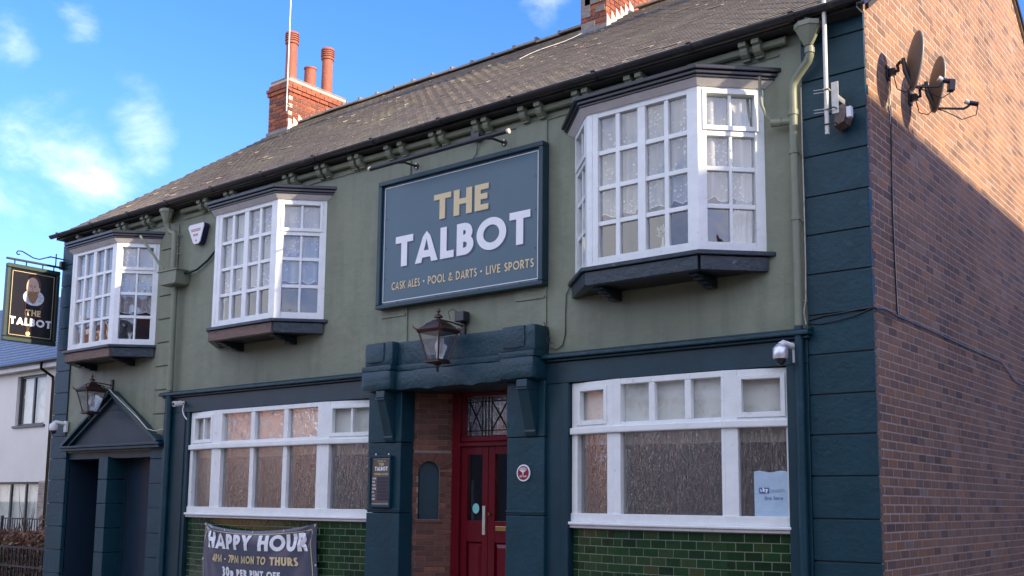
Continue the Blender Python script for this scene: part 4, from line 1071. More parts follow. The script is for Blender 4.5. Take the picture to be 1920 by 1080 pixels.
def rake(xa, za, xb, zb_, y0, y1, th, off):
    d_ = Vector((xb - xa, 0, zb_ - za)).normalized(); n_ = Vector((-d_.z, 0, d_.x)) if d_.x > 0 else Vector((d_.z, 0, -d_.x))
    A = [Vector((xa, y0, za)) + n_ * off, Vector((xb, y0, zb_)) + n_ * off, Vector((xb, y0, zb_)) + n_ * (off + th), Vector((xa, y0, za)) + n_ * (off + th)]
    return MB().prism(A, [Vector((p.x, y1, p.z)) for p in A])
rake(-12.36, 2.372, -11.075, 3.13, -.145, .0, .045, -.01).build('raking_moulding', 'tealrough', ped, .006); rake(-12.30, 2.372, -11.075, 3.085, -.105, .0, .035, -.045).build('raking_fillet', 'navy', ped, .004)
rake(-9.82, 2.372, -11.105, 3.13, -.145, .0, .045, -.01).build('raking_moulding', 'tealrough', ped, .006); rake(-9.88, 2.372, -11.105, 3.085, -.085, .0, .03, -.04).build('raking_fillet', 'navy', ped, .004)
MB().tube([(-11.42, -.053, 2.865), (-11.05, -.053, 2.872), (-10.72, -.053, 2.866)], .005, 5).build('crack', 'iron', ped)

# ================================================================== SIGNS
def front(y):  # facade plane mapping facing the street
    return lambda u, v, o: Vector((u, y - o, v))
sg = thing('pub_sign', (-4.43, -.05, 3.76), 'large blue wall sign reading THE TALBOT in gold and white capitals', 'sign')
bx('sign_board', 'signblue', sg, -5.56, -3.30, -.075, -.01, 3.80, 5.19)
for a, b, c, d in ((-5.615, -3.245, 5.19, 5.245), (-5.615, -3.245, 3.755, 3.80)): bx('sign_frame', 'navy', sg, a, b, -.115, -.005, c, d, .008)
for a, b in ((-5.615, -5.56), (-3.30, -3.245)): bx('sign_frame', 'navy', sg, a, b, -.114, -.004, 3.801, 5.189, .008)
for a, b, c, d in ((-5.535, -3.325, 5.158, 5.166), (-5.535, -3.325, 3.828, 3.836), (-5.535, -5.527, 3.836, 5.158), (-3.333, -3.325, 3.836, 5.158)): bx('pinstripe', 'letter', sg, a, b, -.079, -.076, c, d)
for (dx, dy, mt, of) in ((.020, -.018, 'shade_letter', .002), (0, 0, 'gold', .006)):
    lettering('THE', .285, front(-.075), mt, sg, w=.215, width=.785, cx=-4.375, y0=4.665, dx=dx, dy=dy, off=of * .55)
for (dx, dy, mt, of) in ((.022, -.02, 'shade_letter', .002), (0, 0, 'letter', .006)):
    lettering('TALBOT', .350, front(-.075), mt, sg, w=.225, width=1.92, cx=-4.385, y0=4.215, dx=dx, dy=dy, off=of * .55)
for s_, x0, x1 in (('CASK ALES', -5.395, -4.955), ('POOL & DARTS', -4.835, -4.130), ('LIVE SPORTS', -4.005, -3.375)):
    for (dx, dy, mt, of) in ((.006, -.006, 'shade_letter', .002), (0, 0, 'gold', .005)):
        lettering(s_, .092, front(-.075), mt, sg, w=.17, width=x1 - x0, cx=(x0 + x1) / 2, y0=3.957, track=.12, dx=dx, dy=dy, off=of * .55)
for x in (-4.895, -4.068): bx('dot', 'letter', sg, x - .009, x + .009, -.082, -.076, 3.994, 4.012)
for x, z in [(-5.50, z) for z in (4.10, 4.45, 4.80)] + [(-3.36, z) for z in (4.15, 4.55, 4.9)] + [(x, 3.815) for x in (-5.3, -4.7, -4.1, -3.55)] + [(x, 5.175) for x in (-5.4, -4.7, -4.0)]:
    MB().lathe([(.007, 0), (.007, .004)], (0, 0, 0), 8).xf(lambda p: Vector((x + p.x, -.076 - p.z, z + p.y))).build('screw', 'iron', sg)
# light bar above
lb = thing('sign_light', (-4.46, -.3, 5.34), 'long dark strip light on two arms above the big blue sign', 'strip light')
MB().tube([(-5.455, -.40, 5.300), (-3.475, -.40, 5.305)], .024, 12).build('tube_housing', 'iron', lb)
for x in (-5.46, -3.465): MB().tube([(x - .012, -.40, 5.302), (x + .012, -.40, 5.302)], .027, 12).build('end_cap', 'steel', lb)
for x in (-5.12, -3.84):
    MB().tube([(x, -.40, 5.305), (x, -.20, 5.365), (x, -.012, 5.372)], [.012, .013, .013], 8).build('arm', 'iron', lb)
    MB().lathe([(.035, 0), (.035, .012)], (0, 0, 0), 14).xf(lambda p: Vector((x + p.x, -.001 - p.z, 5.372 + p.y))).build('wall_plate', 'iron', lb)
    for dz in (-.024, .024): MB().lathe([(.009, 0), (.009, .012)], (0, 0, 0), 8).xf(lambda p: Vector((x + .012 + p.x, -.014 - p.z, 5.372 + dz + p.y))).build('bolt', 'plastic', lb)
jb = tag(bx('junction_box', 'blackplastic', None, -4.24, -4.12, -.09, -.002, 5.46, 5.60, .008), 'small black junction box under the eaves above the sign light', 'junction box')
tag(MB().tube([(-4.2, -.03, 5.47), (-4.195, -.02, 5.40), (-4.22, -.012, 5.32), (-4.24, -.06, 5.25)], .005, 5).build('light_cable', 'iron'), 'thin black cable dropping from junction box behind the big blue sign', 'cable')

# opening hours board
ob = thing('opening_hours_board', (-5.45, -.12, 1.53), 'small framed opening hours board on the pilaster left of the red doors', 'notice board')
oy = -.085
bx('board_panel', paint('taupe_board', (.10, .085, .072), .35, .05, 5, 0).m, ob, -5.605, -5.315, oy - .02, oy - .002, 1.555, 2.075)
for a, b, c, d in ((-5.625, -5.295, 2.075, 2.10), (-5.625, -5.295, 1.53, 1.555), (-5.625, -5.605, 1.555, 2.075), (-5.315, -5.295, 1.555, 2.075)): bx('board_frame', 'teal', ob, a, b, oy - .045, oy - .001, c, d, .004)
fy = front(oy - .02)
lettering('WELCOME TO', .020, fy, 'gold', ob, w=.16, width=.13, cx=-5.455, y0=2.030, off=.002)
lettering('THE', .030, fy, 'gold', ob, w=.20, width=.075, cx=-5.455, y0=1.988, off=.002)
lettering('TALBOT', .044, fy, 'letter', ob, w=.24, width=.20, cx=-5.455, y0=1.934, off=.002)
lettering('OPENING HOURS', .022, fy, 'gold', ob, w=.17, width=.225, cx=-5.455, y0=1.885, off=.002)
for k, d_ in enumerate(('MON', 'TUE', 'WED', 'THUR', 'FRI', 'SAT', 'SUN')):
    zz_ = 1.838 - k * .0375; p_, wd = text_polys(d_, .021, .2, .1)
    lettering(d_, .021, fy, 'letter', ob, w=.2, cx=-5.592 + wd / 2, y0=zz_, off=.002)
    bx('hours_slot', paint('slot_print', (.03, .028, .042), .4, 0, 5, 0).m if k == 0 else bpy.data.materials['slot_print'], ob, -5.515, -5.33, oy - .0235, oy - .021, zz_ - .006, zz_ + .026)
for a, b, c, d in ((-5.60, -5.32, 2.062, 2.066), (-5.60, -5.32, 1.567, 1.571)): bx('pinstripe', 'letter', ob, a, b, oy - .024, oy - .021, c, d)
for x in (-5.56, -5.36): bx('mount_lug', 'plastic', ob, x - .007, x + .007, oy - .01, oy - .001, 2.105, 2.125)

# round plaque
pq = thing('plaque', (-3.47, -.09, 1.80), 'round red and white tree emblem plaque on the pilaster right of the red doors', 'plaque')
def disc(name, mat, parent, x, y, z, r, th, n=28, sz=1.0): return MB().lathe([(r, 0), (r, th)], (0, 0, 0), n).xf(lambda p: Vector((x + p.x, y - p.z, z + p.y * sz))).build(name, mat, parent)
px_, pz_ = -3.475, 1.890
disc('rim', 'letter', pq, px_, -.086, pz_, .083, .008); disc('field', paint('plaque_red', (.26, .012, .022), .3, 0, 5, 0).m, pq, px_, -.094, pz_, .069, .003)
mb = MB(); mb.tube([(px_, -.099, pz_ - .022), (px_, -.099, pz_ + .012)], .005, 6)
for a in range(-70, 71, 20):
    ca, sa = math.sin(math.radians(a)), math.cos(math.radians(a)); mb.tube([(px_, -.099, pz_ + .004), (px_ + ca * .026, -.099, pz_ + .008 + sa * .022), (px_ + ca * .036, -.099, pz_ + .012 + sa * .034)], .0028, 5)
    for q in range(3): mb.box(px_ + ca * (.034 + .006 * q) - .004, px_ + ca * (.034 + .006 * q) + .004, -.101, -.098, pz_ + .014 + sa * (.030 + .004 * q), pz_ + .021 + sa * (.030 + .004 * q))
mb.build('tree_emblem', 'letter', pq)
lettering('RED OAK', .017, front(-.097), 'letter', pq, w=.2, width=.085, cx=px_, y0=pz_ - .042, off=.001)

# banner
bn = thing('banner', (-7.55, -.15, .45), 'dark blue HAPPY HOUR banner with sagging top tied under the left shop window', 'banner')
BX0, BX1, BZ1, BZ0 = -8.67, -6.43, 1.335, .38
def ban(u, v, o):   # u 0..1, v 0..1 (1 top)
    x = BX0 + (BX1 - BX0) * u; sagt = -.105 * (4 * u * (1 - u)) ** .85 * v ** 2.2
    z = BZ0 + (BZ1 - BZ0 + sagt + (-.02 + .03 * u)) * v
    fold = 0
    for (cu, sgn) in ((0, 1), (1, -1)):
        du, dv = (u - cu) * sgn * 2.3, 1 - v; ang = math.atan2(dv, du + 1e-6); rr = math.hypot(du, dv)
        fold += .015 * math.sin(ang * 11) * math.exp(-rr * .9) * min(1, rr * 4)
    fold += .018 * math.sin(u * 9 + v * 5) * (1 - v * .4) + .05 * (4 * u * (1 - u)) * (1 - abs(v - .75))
    plan = -.135 + (0.05 * max(0, (.12 - u) / .12) if u < .12 else 0)
    return Vector((x + .012 * math.sin(v * 7), plan - .022 - fold - o, z))
mb = MB(); NU, NV = 90, 34
for i in range(NU):
    for k in range(NV):
        mb.poly([ban(i / NU, k / NV, 0), ban((i + 1) / NU, k / NV, 0), ban((i + 1) / NU, (k + 1) / NV, 0), ban(i / NU, (k + 1) / NV, 0)])
cl = mb.build('cloth', paint('banner_vinyl', (.075, .085, .125), .24, .06, 4, .03, 20).m, bn, recalc=False)
import bmesh
bm_ = bmesh.new(); bm_.from_mesh(cl.data); bmesh.ops.remove_doubles(bm_, verts=bm_.verts, dist=1e-5); bm_.to_mesh(cl.data); bm_.free()
for p in cl.data.polygons: p.use_smooth = True
bmap = lambda u, v, o: ban((u - BX0) / (BX1 - BX0), (v - BZ0) / (BZ1 - BZ0), o)
lettering('HAPPY HOUR', .235, bmap, 'letter', bn, w=.235, width=1.93, cx=-7.53, y0=1.020, off=.008, track=.08, italic=0.0)
lettering('4PM - 7PM MON TO', .105, bmap, 'gold', bn, w=.22, width=1.10, cx=-7.83, y0=0.840, off=.008, italic=.22)
lettering('THURS', .105, bmap, 'gold', bn, w=.24, width=.47, cx=-6.96, y0=0.840, off=.008)
lettering('30p', .125, bmap, 'letter', bn, w=.24, width=.24, cx=-8.05, y0=0.660, off=.008)
lettering('PER PINT OFF', .095, bmap, 'letter', bn, w=.24, width=.86, cx=-7.44, y0=0.665, off=.008)
def bstripe(pts):
    mb = MB()
    for (u0, v0), (u1, v1) in zip(pts, pts[1:]):
        n = 60; nn = Vector((-(v1 - v0), (u1 - u0))).normalized() * .0045
        for i in range(n):
            a, b = i / n, (i + 1) / n; A = (u0 + (u1 - u0) * a, v0 + (v1 - v0) * a); B = (u0 + (u1 - u0) * b, v0 + (v1 - v0) * b)
            sx = 1 / (BX1 - BX0); sz = 1 / (BZ1 - BZ0)
            mb.poly([ban(A[0] - nn.x * sx, A[1] - nn.y * sz, .003), ban(B[0] - nn.x * sx, B[1] - nn.y * sz, .003), ban(B[0] + nn.x * sx, B[1] + nn.y * sz, .003), ban(A[0] + nn.x * sx, A[1] + nn.y * sz, .003)])
    mb.build('border_stripe', 'gold', bn, recalc=False)
bstripe([(.03, .02), (.03, .935), (.97, .935), (.97, .02)])
for u, v in ((.012, .975), (.99, .975), (.25, .975), (.5, .975), (.75, .975), (.008, .5), (.992, .5)):
    p = ban(u, v, .002); MB().lathe([(.014, 0), (.014, .004), (.007, .004)], (0, 0, 0), 12).xf(lambda q: Vector((p.x + q.x, p.y - q.z, p.z + q.y))).build('eyelet', 'steel', bn)
# poster in the window
ps = thing('poster', (-.88, -.02, 1.50), 'pale blue sky sports poster standing inside the lower right shop window', 'poster')
T, ln = segframe(LRP[2], LRP[3])
pm = paint('poster_paper', (.40, .53, .66), .5, .08, 9, .2, 8, .01).m
mb = MB()
for i in range(8):
    for k in range(6):
        def pp(i, k): s = .235 + .305 * i / 8; z = 1.505 + .375 * k / 6 + (.008 * math.sin(i * 1.3) if k == 6 else 0); return T(Vector((s, -.046 + .003 * noise.noise(Vector((s * 12, z * 9, 0))), z)))
        mb.poly([pp(i, k), pp(i + 1, k), pp(i + 1, k + 1), pp(i, k + 1)])
mb.build('paper', pm, ps, recalc=False)
pmap = lambda u, v, o: T(Vector((u, -.042 + o, v)))
m_ = MB(); m_.box(.278, .360, -.0425, -.040, 1.700, 1.745, T); m_.build('logo_block', paint('logo_blue', (.02, .12, .36), .4, 0, 5, 0).m, ps)
lettering('sky', .036, pmap, 'letter', ps, w=.24, width=.068, cx=.319, y0=1.710, off=.004)
lettering('sports', .032, pmap, paint('faded_print', (.33, .42, .50), .5, 0, 5, 0).m, ps, w=.22, width=.12, cx=.432, y0=1.712, off=.002)
lettering('live here', .032, pmap, paint('faded_blue_print', (.16, .26, .42), .5, 0, 5, 0).m, ps, w=.16, width=.15, cx=.40, y0=1.645, off=.002)

# ================================================================== HANGING SIGN
hs_ = thing('hanging_sign', (-12.86, -.48, 3.95), 'hanging pictorial sign reading THE TALBOT on an iron bracket at the far left corner', 'hanging sign')
hx = -12.86; hy0, hy1, hz0, hz1 = -.915, -.085, 3.96, 5.155
hm = paint('sign_green_frame', (.014, .033, .024), .4, .1, 8, .2, 30).m
bx('sign_board', paint('sign_black_board', (.010, .010, .016), .22, .1, 8, 0).m, hs_, hx - .02, hx + .02, hy0 + .05, hy1 - .05, hz0 + .06, hz1 - .06)
for a, b, c, d in ((hy0, hy1, hz1 - .065, hz1), (hy0, hy1, hz0, hz0 + .065)): bx('sign_frame', hm, hs_, hx - .045, hx + .045, a, b, c, d, .01)
for a, b in ((hy0, hy0 + .055), (hy1 - .055, hy1)): bx('sign_frame', hm, hs_, hx - .044, hx + .044, a, b, hz0 + .066, hz1 - .066, .01)
hmap = lambda u, v, o: Vector((hx + .0205 + o, u, v))
def hquad(name, mat, pts, off): m = MB(); m.poly([hmap(u, v, off) for u, v in pts]); return m.build(name, mat, hs_, recalc=False)
gy0, gy1, gz0, gz1 = hy0 + .085, hy1 - .085, hz0 + .10, hz1 - .10
for a, b, c, d in ((gy0, gy1, gz1 - .007, gz1), (gy0, gy1, gz0, gz0 + .007), (gy0, gy0 + .007, gz0, gz1), (gy1 - .007, gy1, gz0, gz1)): hquad('pinstripe', 'gold', [(a, c), (b, c), (b, d), (a, d)], .002)
def ell(cu, cv, ru, rv, n=24, f=None):
    return [(cu + ru * math.cos(2 * math.pi * i / n) * (f(i / n) if f else 1), cv + rv * math.sin(2 * math.pi * i / n) * (f(i / n) if f else 1)) for i in range(n)]
skin = paint('painted_skin', (.58, .43, .31), .5, .15, 25, 0).m; beard = paint('painted_beard', (.30, .18, .085), .5, .3, 40, 0).m; hair = paint('painted_hair', (.07, .045, .03), .5, .3, 40, 0).m; ruff = paint('painted_ruff', (.62, .68, .72), .5, .35, 45, 0).m
cu, cv = -.50, 4.84
pl = paint('painted_pleat', (.16, .19, .22), .5, 0, 5, 0).m
hquad('ruff', ruff, ell(cu + .02, cv - .165, .165, .125, 40, lambda t: 1 + .04 * math.sin(t * 2 * math.pi * 20)), .003)
for k in range(22):
    a = 2 * math.pi * k / 22; c1, s1 = math.cos(a), math.sin(a); hquad('pleat', pl, [(cu + .02 + c1 * .09 - s1 * .003, cv - .165 + s1 * .07 + c1 * .003), (cu + .02 + c1 * .09 + s1 * .003, cv - .165 + s1 * .07 - c1 * .003), (cu + .02 + c1 * .16, cv - .165 + s1 * .12)], .004)
hquad('hair', hair, ell(cu + .015, cv + .035, .112, .150), .005)
hquad('face', skin, ell(cu - .008, cv - .005, .098, .155), .007)
hquad('beard', beard, [(cu - .075, cv - .08), (cu - .03, cv - .075), (cu - .01, cv - .095), (cu + .015, cv - .075), (cu + .075, cv - .06), (cu + .085, cv - .13), (cu + .05, cv - .23), (cu + .005, cv - .265), (cu - .045, cv - .225), (cu - .08, cv - .14)], .009)
hquad('ear', skin, ell(cu + .095, cv - .03, .018, .032, 12), .009)
for du in (-.040, .022):
    hquad('eye', hair, ell(cu + du, cv - .002, .013, .006, 10), .010); hquad('brow', hair, [(cu + du - .02, cv + .016), (cu + du + .02, cv + .018), (cu + du + .02, cv + .024), (cu + du - .02, cv + .023)], .010)
hquad('nose', beard, [(cu - .012, cv - .045), (cu - .022, cv - .05), (cu - .014, cv - .005), (cu - .008, cv - .005)], .010)
hquad('mouth', paint('painted_lip', (.2, .07, .05), .5, 0, 5, 0).m, [(cu - .035, cv - .09), (cu + .015, cv - .088), (cu + .005, cv - .098), (cu - .025, cv - .099)], .011)
hquad('moustache', beard, [(cu - .05, cv - .085), (cu - .01, cv - .064), (cu + .035, cv - .082), (cu - .01, cv - .078)], .0115)
rb = paint('painted_ribbon', (.16, .05, .035), .5, 0, 5, 0).m
for pts in ([(-.60, 4.60), (-.60, 4.42), (-.56, 4.28), (-.545, 4.12)], [(-.33, 4.58), (-.40, 4.42), (-.50, 4.28), (-.545, 4.12)]):
    MB().tube([hmap(u, v, .002) for u, v in pts], .006, 4).build('ribbon', rb, hs_)
MB().lathe([(.035, 0), (.035, .003), (.027, .003)], (0, 0, 0), 18).xf(lambda q: Vector((hx + .0215 + q.z, -.535 + q.x, 4.105 + q.y))).build('medallion', 'gold', hs_)
lettering('THE', .095, hmap, 'gold', hs_, w=.22, width=.235, cx=-.475, y0=4.385, off=.010)
lettering('TALBOT', .118, hmap, 'letter', hs_, w=.24, width=.655, cx=-.505, y0=4.225, off=.010)
# bracket
bx('bracket_bar', 'iron', hs_, hx - .02, hx + .02, -.93, -.0, 5.215, 5.245, .004)
MB().tube([(hx, -.02, 5.20), (hx, -.02, 5.42)], .014, 6).build('wall_strap', 'iron', hs_); bx('bracket_box', 'iron', hs_, hx - .02, hx + .05, -.09, -.025, 5.20, 5.33, .006)
MB().tube([(hx, -.02, 5.37), (hx, -.26, 5.375)], .012, 6).build('bracket_rail', 'iron', hs_); MB().tube([(hx, -.155, 5.24), (hx, -.155, 5.44)], .010, 6).build('bracket_upright', 'iron', hs_)
sc = [(hx, -.24, 5.375), (hx, -.33, 5.34), (hx, -.42, 5.30), (hx, -.52, 5.305), (hx, -.62, 5.345), (hx, -.70, 5.375), (hx, -.76, 5.37), (hx, -.785, 5.335), (hx, -.76, 5.31), (hx, -.73, 5.325)]
MB().tube(sc, .011, 6).build('scroll', 'iron', hs_)
for y in (-.80, -.62, -.36, -.18): MB().tube([(hx, y, 5.22), (hx, y, 5.15)], .010, 6).build('hanger', 'iron', hs_)

# ================================================================== LANTERNS
def lantern(cx, cy, zt, label):
    t = thing('wall_lantern', (cx, cy, zt - .65), label, 'lantern', 'bronze wall lanterns')
    def sq(prof, name, mat='lamp', bev=0):  # square sections
        mb = MB(); rings = []
        for r, z in prof:
            i = len(mb.v); mb.v += [(cx - r, cy - r, zt + z), (cx + r, cy - r, zt + z), (cx + r, cy + r, zt + z), (cx - r, cy + r, zt + z)]; rings.append(i)
        for a, b in zip(rings, rings[1:]):
            for q in range(4): mb.f.append((a + q, a + (q + 1) % 4, b + (q + 1) % 4, b + q))
        mb.f.append(tuple(rings[0] + q for q in (3, 2, 1, 0))); mb.f.append(tuple(rings[-1] + q for q in range(4)))
        return mb.build(name, mat, t, bev)
    MB().lathe([(.001, 0), (.006, -.02), (.012, -.034), (.020, -.045), (.022, -.056), (.012, -.066), (.007, -.07), (.007, -.078), (.026, -.088), (.044, -.105), (.046, -.118), (.020, -.125), (.020, -.138), (.040, -.142), (.040, -.150)], (cx, cy, zt), 16).build('finial', 'lamp', t, smooth=True)
    sq([(.163, -.262), (.165, -.248), (.150, -.240), (.115, -.215), (.085, -.178), (.055, -.158), (.045, -.145)], 'hood', 'lamp', .003)
    sq([(.150, -.285), (.158, -.262), (.150, -.262)], 'hood_rim')
    for sx in (-1, 1):
        for sy in (-1, 1):
            MB().tube([(cx + sx * .150, cy + sy * .150, zt - .25), (cx + sx * .178, cy + sy * .178, zt - .228), (cx + sx * .190, cy + sy * .190, zt - .195)], [.012, .010, .002], 6).build('corner_spike', 'lamp', t)
            MB().tube([(cx + sx * .143, cy + sy * .143, zt - .272), (cx + sx * .076, cy + sy * .076, zt - .565)], .0085, 6).build('corner_bar', 'lamp', t)
    sq([(.078, -.600), (.098, -.592), (.098, -.580), (.088, -.568), (.092, -.562)], 'base_tray', 'lamp', .002)
    MB().lathe([(.055, -.600), (.03, -.615), (.014, -.622), (.014, -.632), (.020, -.64), (.012, -.65), (.010, -.658), (.018, -.666), (.012, -.678), (.001, -.69)], (cx, cy, zt), 14).build('pendant', 'lamp', t, smooth=True)
    a, b = .139, .074
    for k, (ux, uy) in enumerate(((0, -1), (1, 0), (0, 1), (-1, 0))):
        px, py = -uy, ux; m = MB()
        m.poly([(cx + ux * b + px * (-b), cy + uy * b + py * (-b), zt - .563), (cx + ux * b + px * b, cy + uy * b + py * b, zt - .563), (cx + ux * a + px * a, cy + uy * a + py * a, zt - .275), (cx + ux * a + px * (-a), cy + uy * a + py * (-a), zt - .275)])
        m.build('pane', 'lampglass', t, recalc=False)
    MB().lathe([(.012, -.30), (.016, -.36), (.030, -.40), (.033, -.44), (.02, -.48), (.004, -.485)], (cx, cy, zt), 12).build('bulb', 'plastic', t, smooth=True)
    bx('reflector', 'plastic', t, cx - .05, cx + .05, cy + .03, cy + .035, zt - .54, zt - .33)
    # bracket to wall
    MB().tube([(cx, cy, zt - .135), (cx, cy * .5, zt - .140), (cx, -.03, zt - .155)], .009, 6).build('bracket_arm', 'iron', t)
    pts = [(cx, cy + .10, zt - .16)] + [(cx, (cy + .1) * (1 - q / 10) - .03 * (q / 10), zt - .16 - .10 * (q / 10) ** 1.6 - .012 * math.sin(q * 1.4)) for q in range(1, 11)]
    MB().tube(pts, .007, 5).build('bracket_scroll', 'iron', t)
    for k in range(3):
        c_ = Vector((cx, cy * (.62 - .2 * k), zt - .175 - .02 * k)); r = .020 + .006 * k
        MB().tube([c_ + Vector((0, r * math.cos(q * .6), r * math.sin(q * .6))) * (1 - q * .05) for q in range(10)], .0045, 5).build('scroll', 'iron', t)
    bx('back_plate', 'iron', t, cx - .03, cx + .03, -.03, .0, zt - .26, zt - .07, .006)
    return t
lantern(-4.36, -.41, 3.61, 'bronze glass lantern hanging in front of the stone lintel below the big sign')
tag(bx('junction_box', 'blackplastic', None, -4.40, -4.27, -.12, -.018, 3.49, 3.60, .01), 'black junction box on the wall behind the lantern over the red doors', 'junction box')
tag(MB().tube([(-4.36, -.10, 3.59), (-4.41, -.14, 3.63), (-4.46, -.15, 3.60), (-4.45, -.13, 3.52)], .004, 5).build('lamp_wire', 'iron'), 'looped black wire rising from the box beside the lintel lantern', 'wire')
lantern(-11.235, -.33, 3.405, 'bronze glass lantern over the triangular pediment at the left entrance')

# ================================================================== CAMERAS, ALARM
def dome_cam(x, y, z, px, label, arm=.12):
    t = thing('security_camera', (x, y, z), label, 'security camera', 'white dome security cameras')
    bx('wall_bracket', 'plastic', t, px - .012, px + .012 + .05, -.06, -.02, z + .00, z + .17, .006)
    MB().tube([(px + .02, -.05, z + .13), (x + .02, y + .02, z + .15), (x, y, z + .13)], [.028, .028, .03], 10).build('arm', 'plastic', t)
    MB().lathe([(.055, 0), (.062, .012), (.062, .085), (.05, .10), (.03, .12)], (x, y, z + .02), 22).build('housing', 'plastic', t, smooth=True)
    MB().lathe([(.002, -.045), (.022, -.038), (.038, -.02), (.043, .0), (.043, .02)], (x, y, z + .01), 18).build('dome', 'blackplastic', t, smooth=True)
    return t
c = dome_cam(-.705, -.22, 2.775, -.66, 'white dome security camera beside the downpipe above the right shop window')
for ch_ in c.children:
    if ch_.name.startswith('housing'): ch_.data.materials.clear(); ch_.data.materials.append(metal('silver_paint', (.75, .76, .78), .3, .6))
dome_cam(-12.50, -.20, 2.60, -12.46, 'white dome security camera on the far left pilaster by the pediment')
bc = thing('bullet_camera', (-9.35, -.15, 2.85), 'small white bullet camera under the ledge left of the banner window', 'security camera')
MB().tube([(-9.36, -.20, 2.865), (-9.36, -.08, 2.885)], .036, 14).build('housing', 'plastic', bc); MB().tube([(-9.36, -.208, 2.864), (-9.36, -.199, 2.865)], .022, 12).build('lens', 'blackplastic', bc)
MB().tube([(-9.36, -.09, 2.885), (-9.32, -.05, 2.90)], .02, 8).build('mount', 'steel', bc)
tag(MB().tube([(-9.33, -.06, 2.87), (-9.335, -.07, 2.79), (-9.30, -.07, 2.72), (-9.24, -.06, 2.66)], .008, 6).build('camera_lead', 'plastic'), 'short pale lead from the bullet camera to the left shop window', 'cable')
al = thing('alarm_box', (-9.18, -.05, 5.05), 'white tapered alarm box with dark blue side beside the middle bay', 'alarm box')
A = [(-9.375, 5.31), (-9.345, 5.345), (-9.03, 5.345), (-9.01, 5.31), (-9.09, 5.085), (-9.125, 5.06), (-9.215, 5.06), (-9.25, 5.085)]
MB().prism([(x, -.085, z) for x, z in A], [(x, -.004, z) for x, z in A]).build('case', paint('alarm_blue', (.012, .014, .06), .3, 0, 5, 0).m, al, .006)
MB().prism([(x, -.100, z) for x, z in A], [(x, -.086, z) for x, z in A]).build('cover', 'plastic', al, .005)
am = paint('alarm_red_print', (.45, .10, .12), .5, 0, 5, 0).m
for x0, x1, z in ((-9.31, -9.08, 5.262), (-9.29, -9.10, 5.240)):
    k = x0
    while k < x1: bx('faded_print', am, al, k, k + .018, -.1025, -.1005, z, z + .013); k += .026
for k in (-9.24, -9.215, -9.185, -9.16): bx('faded_print', am, al, k, k + .016, -.1025, -.1005, 5.175, 5.205)
disc('emblem', am, al, -9.175, -.1005, 5.11, .014, .002, 12)

# ================================================================== DRAINPIPES
dp = thing('downpipe', (-.60, -.09, 0), 'sage green downpipe with funnel hopper beside the right bay, dark teal below the ledge', 'downpipe')
def hopper(parent, x, y, zt, zb, r=.115):
    MB().lathe([(.036, zb), (.042, zb + .012), (r * .95, zt - .045), (r * 1.04, zt - .04), (r * 1.04, zt), (r * .9, zt), (r * .85, zt - .02)], (x, y, 0), 8, rot=.5, sy=.85).build('hopper', 'sagepipe', parent)
hopper(dp, -.415, -.165, 5.635, 5.44)
MB().tube([(-.415, -.165, 5.60), (-.415, -.20, 5.68)], .022, 8).build('gutter_outlet', 'lead', dp)
MB().tube([(-.415, -.15, 5.44), (-.415, -.145, 5.36), (-.44, -.125, 5.325), (-.56, -.09, 5.22), (-.595, -.085, 5.17), (-.60, -.082, 5.10), (-.60, -.082, 3.074)], .036, 14).build('pipe', 'sagepipe', dp)
MB().tube([(-.60, -.082, 3.0), (-.60, -.082, .02)], .037, 14).build('lower_pipe', 'teal', dp); MB().tube([(-.60, -.082, 3.08), (-.60, -.082, 2.99)], .0365, 14).build('pipe_through_ledge', 'teal', dp)
for z in (5.40, 4.92, 4.58, 4.0): MB().tube([(-.60 if z < 5.3 else -.415, -.082 if z < 5.3 else -.147, z - .022), (-.60 if z < 5.3 else -.415, -.082 if z < 5.3 else -.147, z + .022)], .043, 14).build('collar', 'sagepipe', dp)
for z in (4.57, 3.99, 3.30): MB().tube([(-.60, -.06, z), (-.545, -.012, z - .01)], .008, 6).build('pipe_clip', 'sagepipe', dp)
MB().tube([(-.60, -.082, 4.845), (-.69, -.09, 4.855), (-.775, -.095, 4.865)], .030, 12).build('branch', 'sagepipe', dp); MB().tube([(-.70, -.09, 4.856), (-.79, -.096, 4.867)], .035, 12).build('branch_socket', 'sagepipe', dp)
MB().tube([(-.77, -.095, 4.865), (-.83, -.11, 4.93), (-.865, -.13, 5.04), (-.87, -.14, 5.16), (-.87, -.15, 5.29)], .014, 8).build('waste_pipe', 'sagepipe', dp)
dm = thing('downpipe', (-9.64, -.09, 0), 'sage green downpipe with square collecting box between the left and middle bays', 'downpipe')
hopper(dm, -9.83, -.155, 5.64, 5.44, .11)
MB().tube([(-9.83, -.155, 5.60), (-9.83, -.20, 5.69)], .02, 8).build('gutter_outlet', 'lead', dm)
MB().tube([(-9.83, -.14, 5.45), (-9.83, -.12, 5.36), (-9.79, -.10, 5.32), (-9.72, -.095, 5.30), (-9.70, -.095, 5.26), (-9.695, -.095, 4.70)], .040, 14).build('pipe', 'sagepipe', dm)
mb = MB(); mb.prism([(-9.83, -.235, 4.715), (-9.40, -.235, 4.715), (-9.40, -.005, 4.715), (-9.83, -.005, 4.715)], [(-9.80, -.22, 4.535), (-9.44, -.22, 4.535), (-9.44, -.005, 4.535), (-9.80, -.005, 4.535)])
mb.build('collecting_box', 'sagepipe', dm, .006); bx('box_rim', 'sagepipe', dm, -9.85, -9.38, -.25, -.004, 4.715, 4.735, .005)
MB().tube([(-9.64, -.09, 4.54), (-9.635, -.085, 3.07)], .042, 14).build('pipe', 'sagepipe', dm)
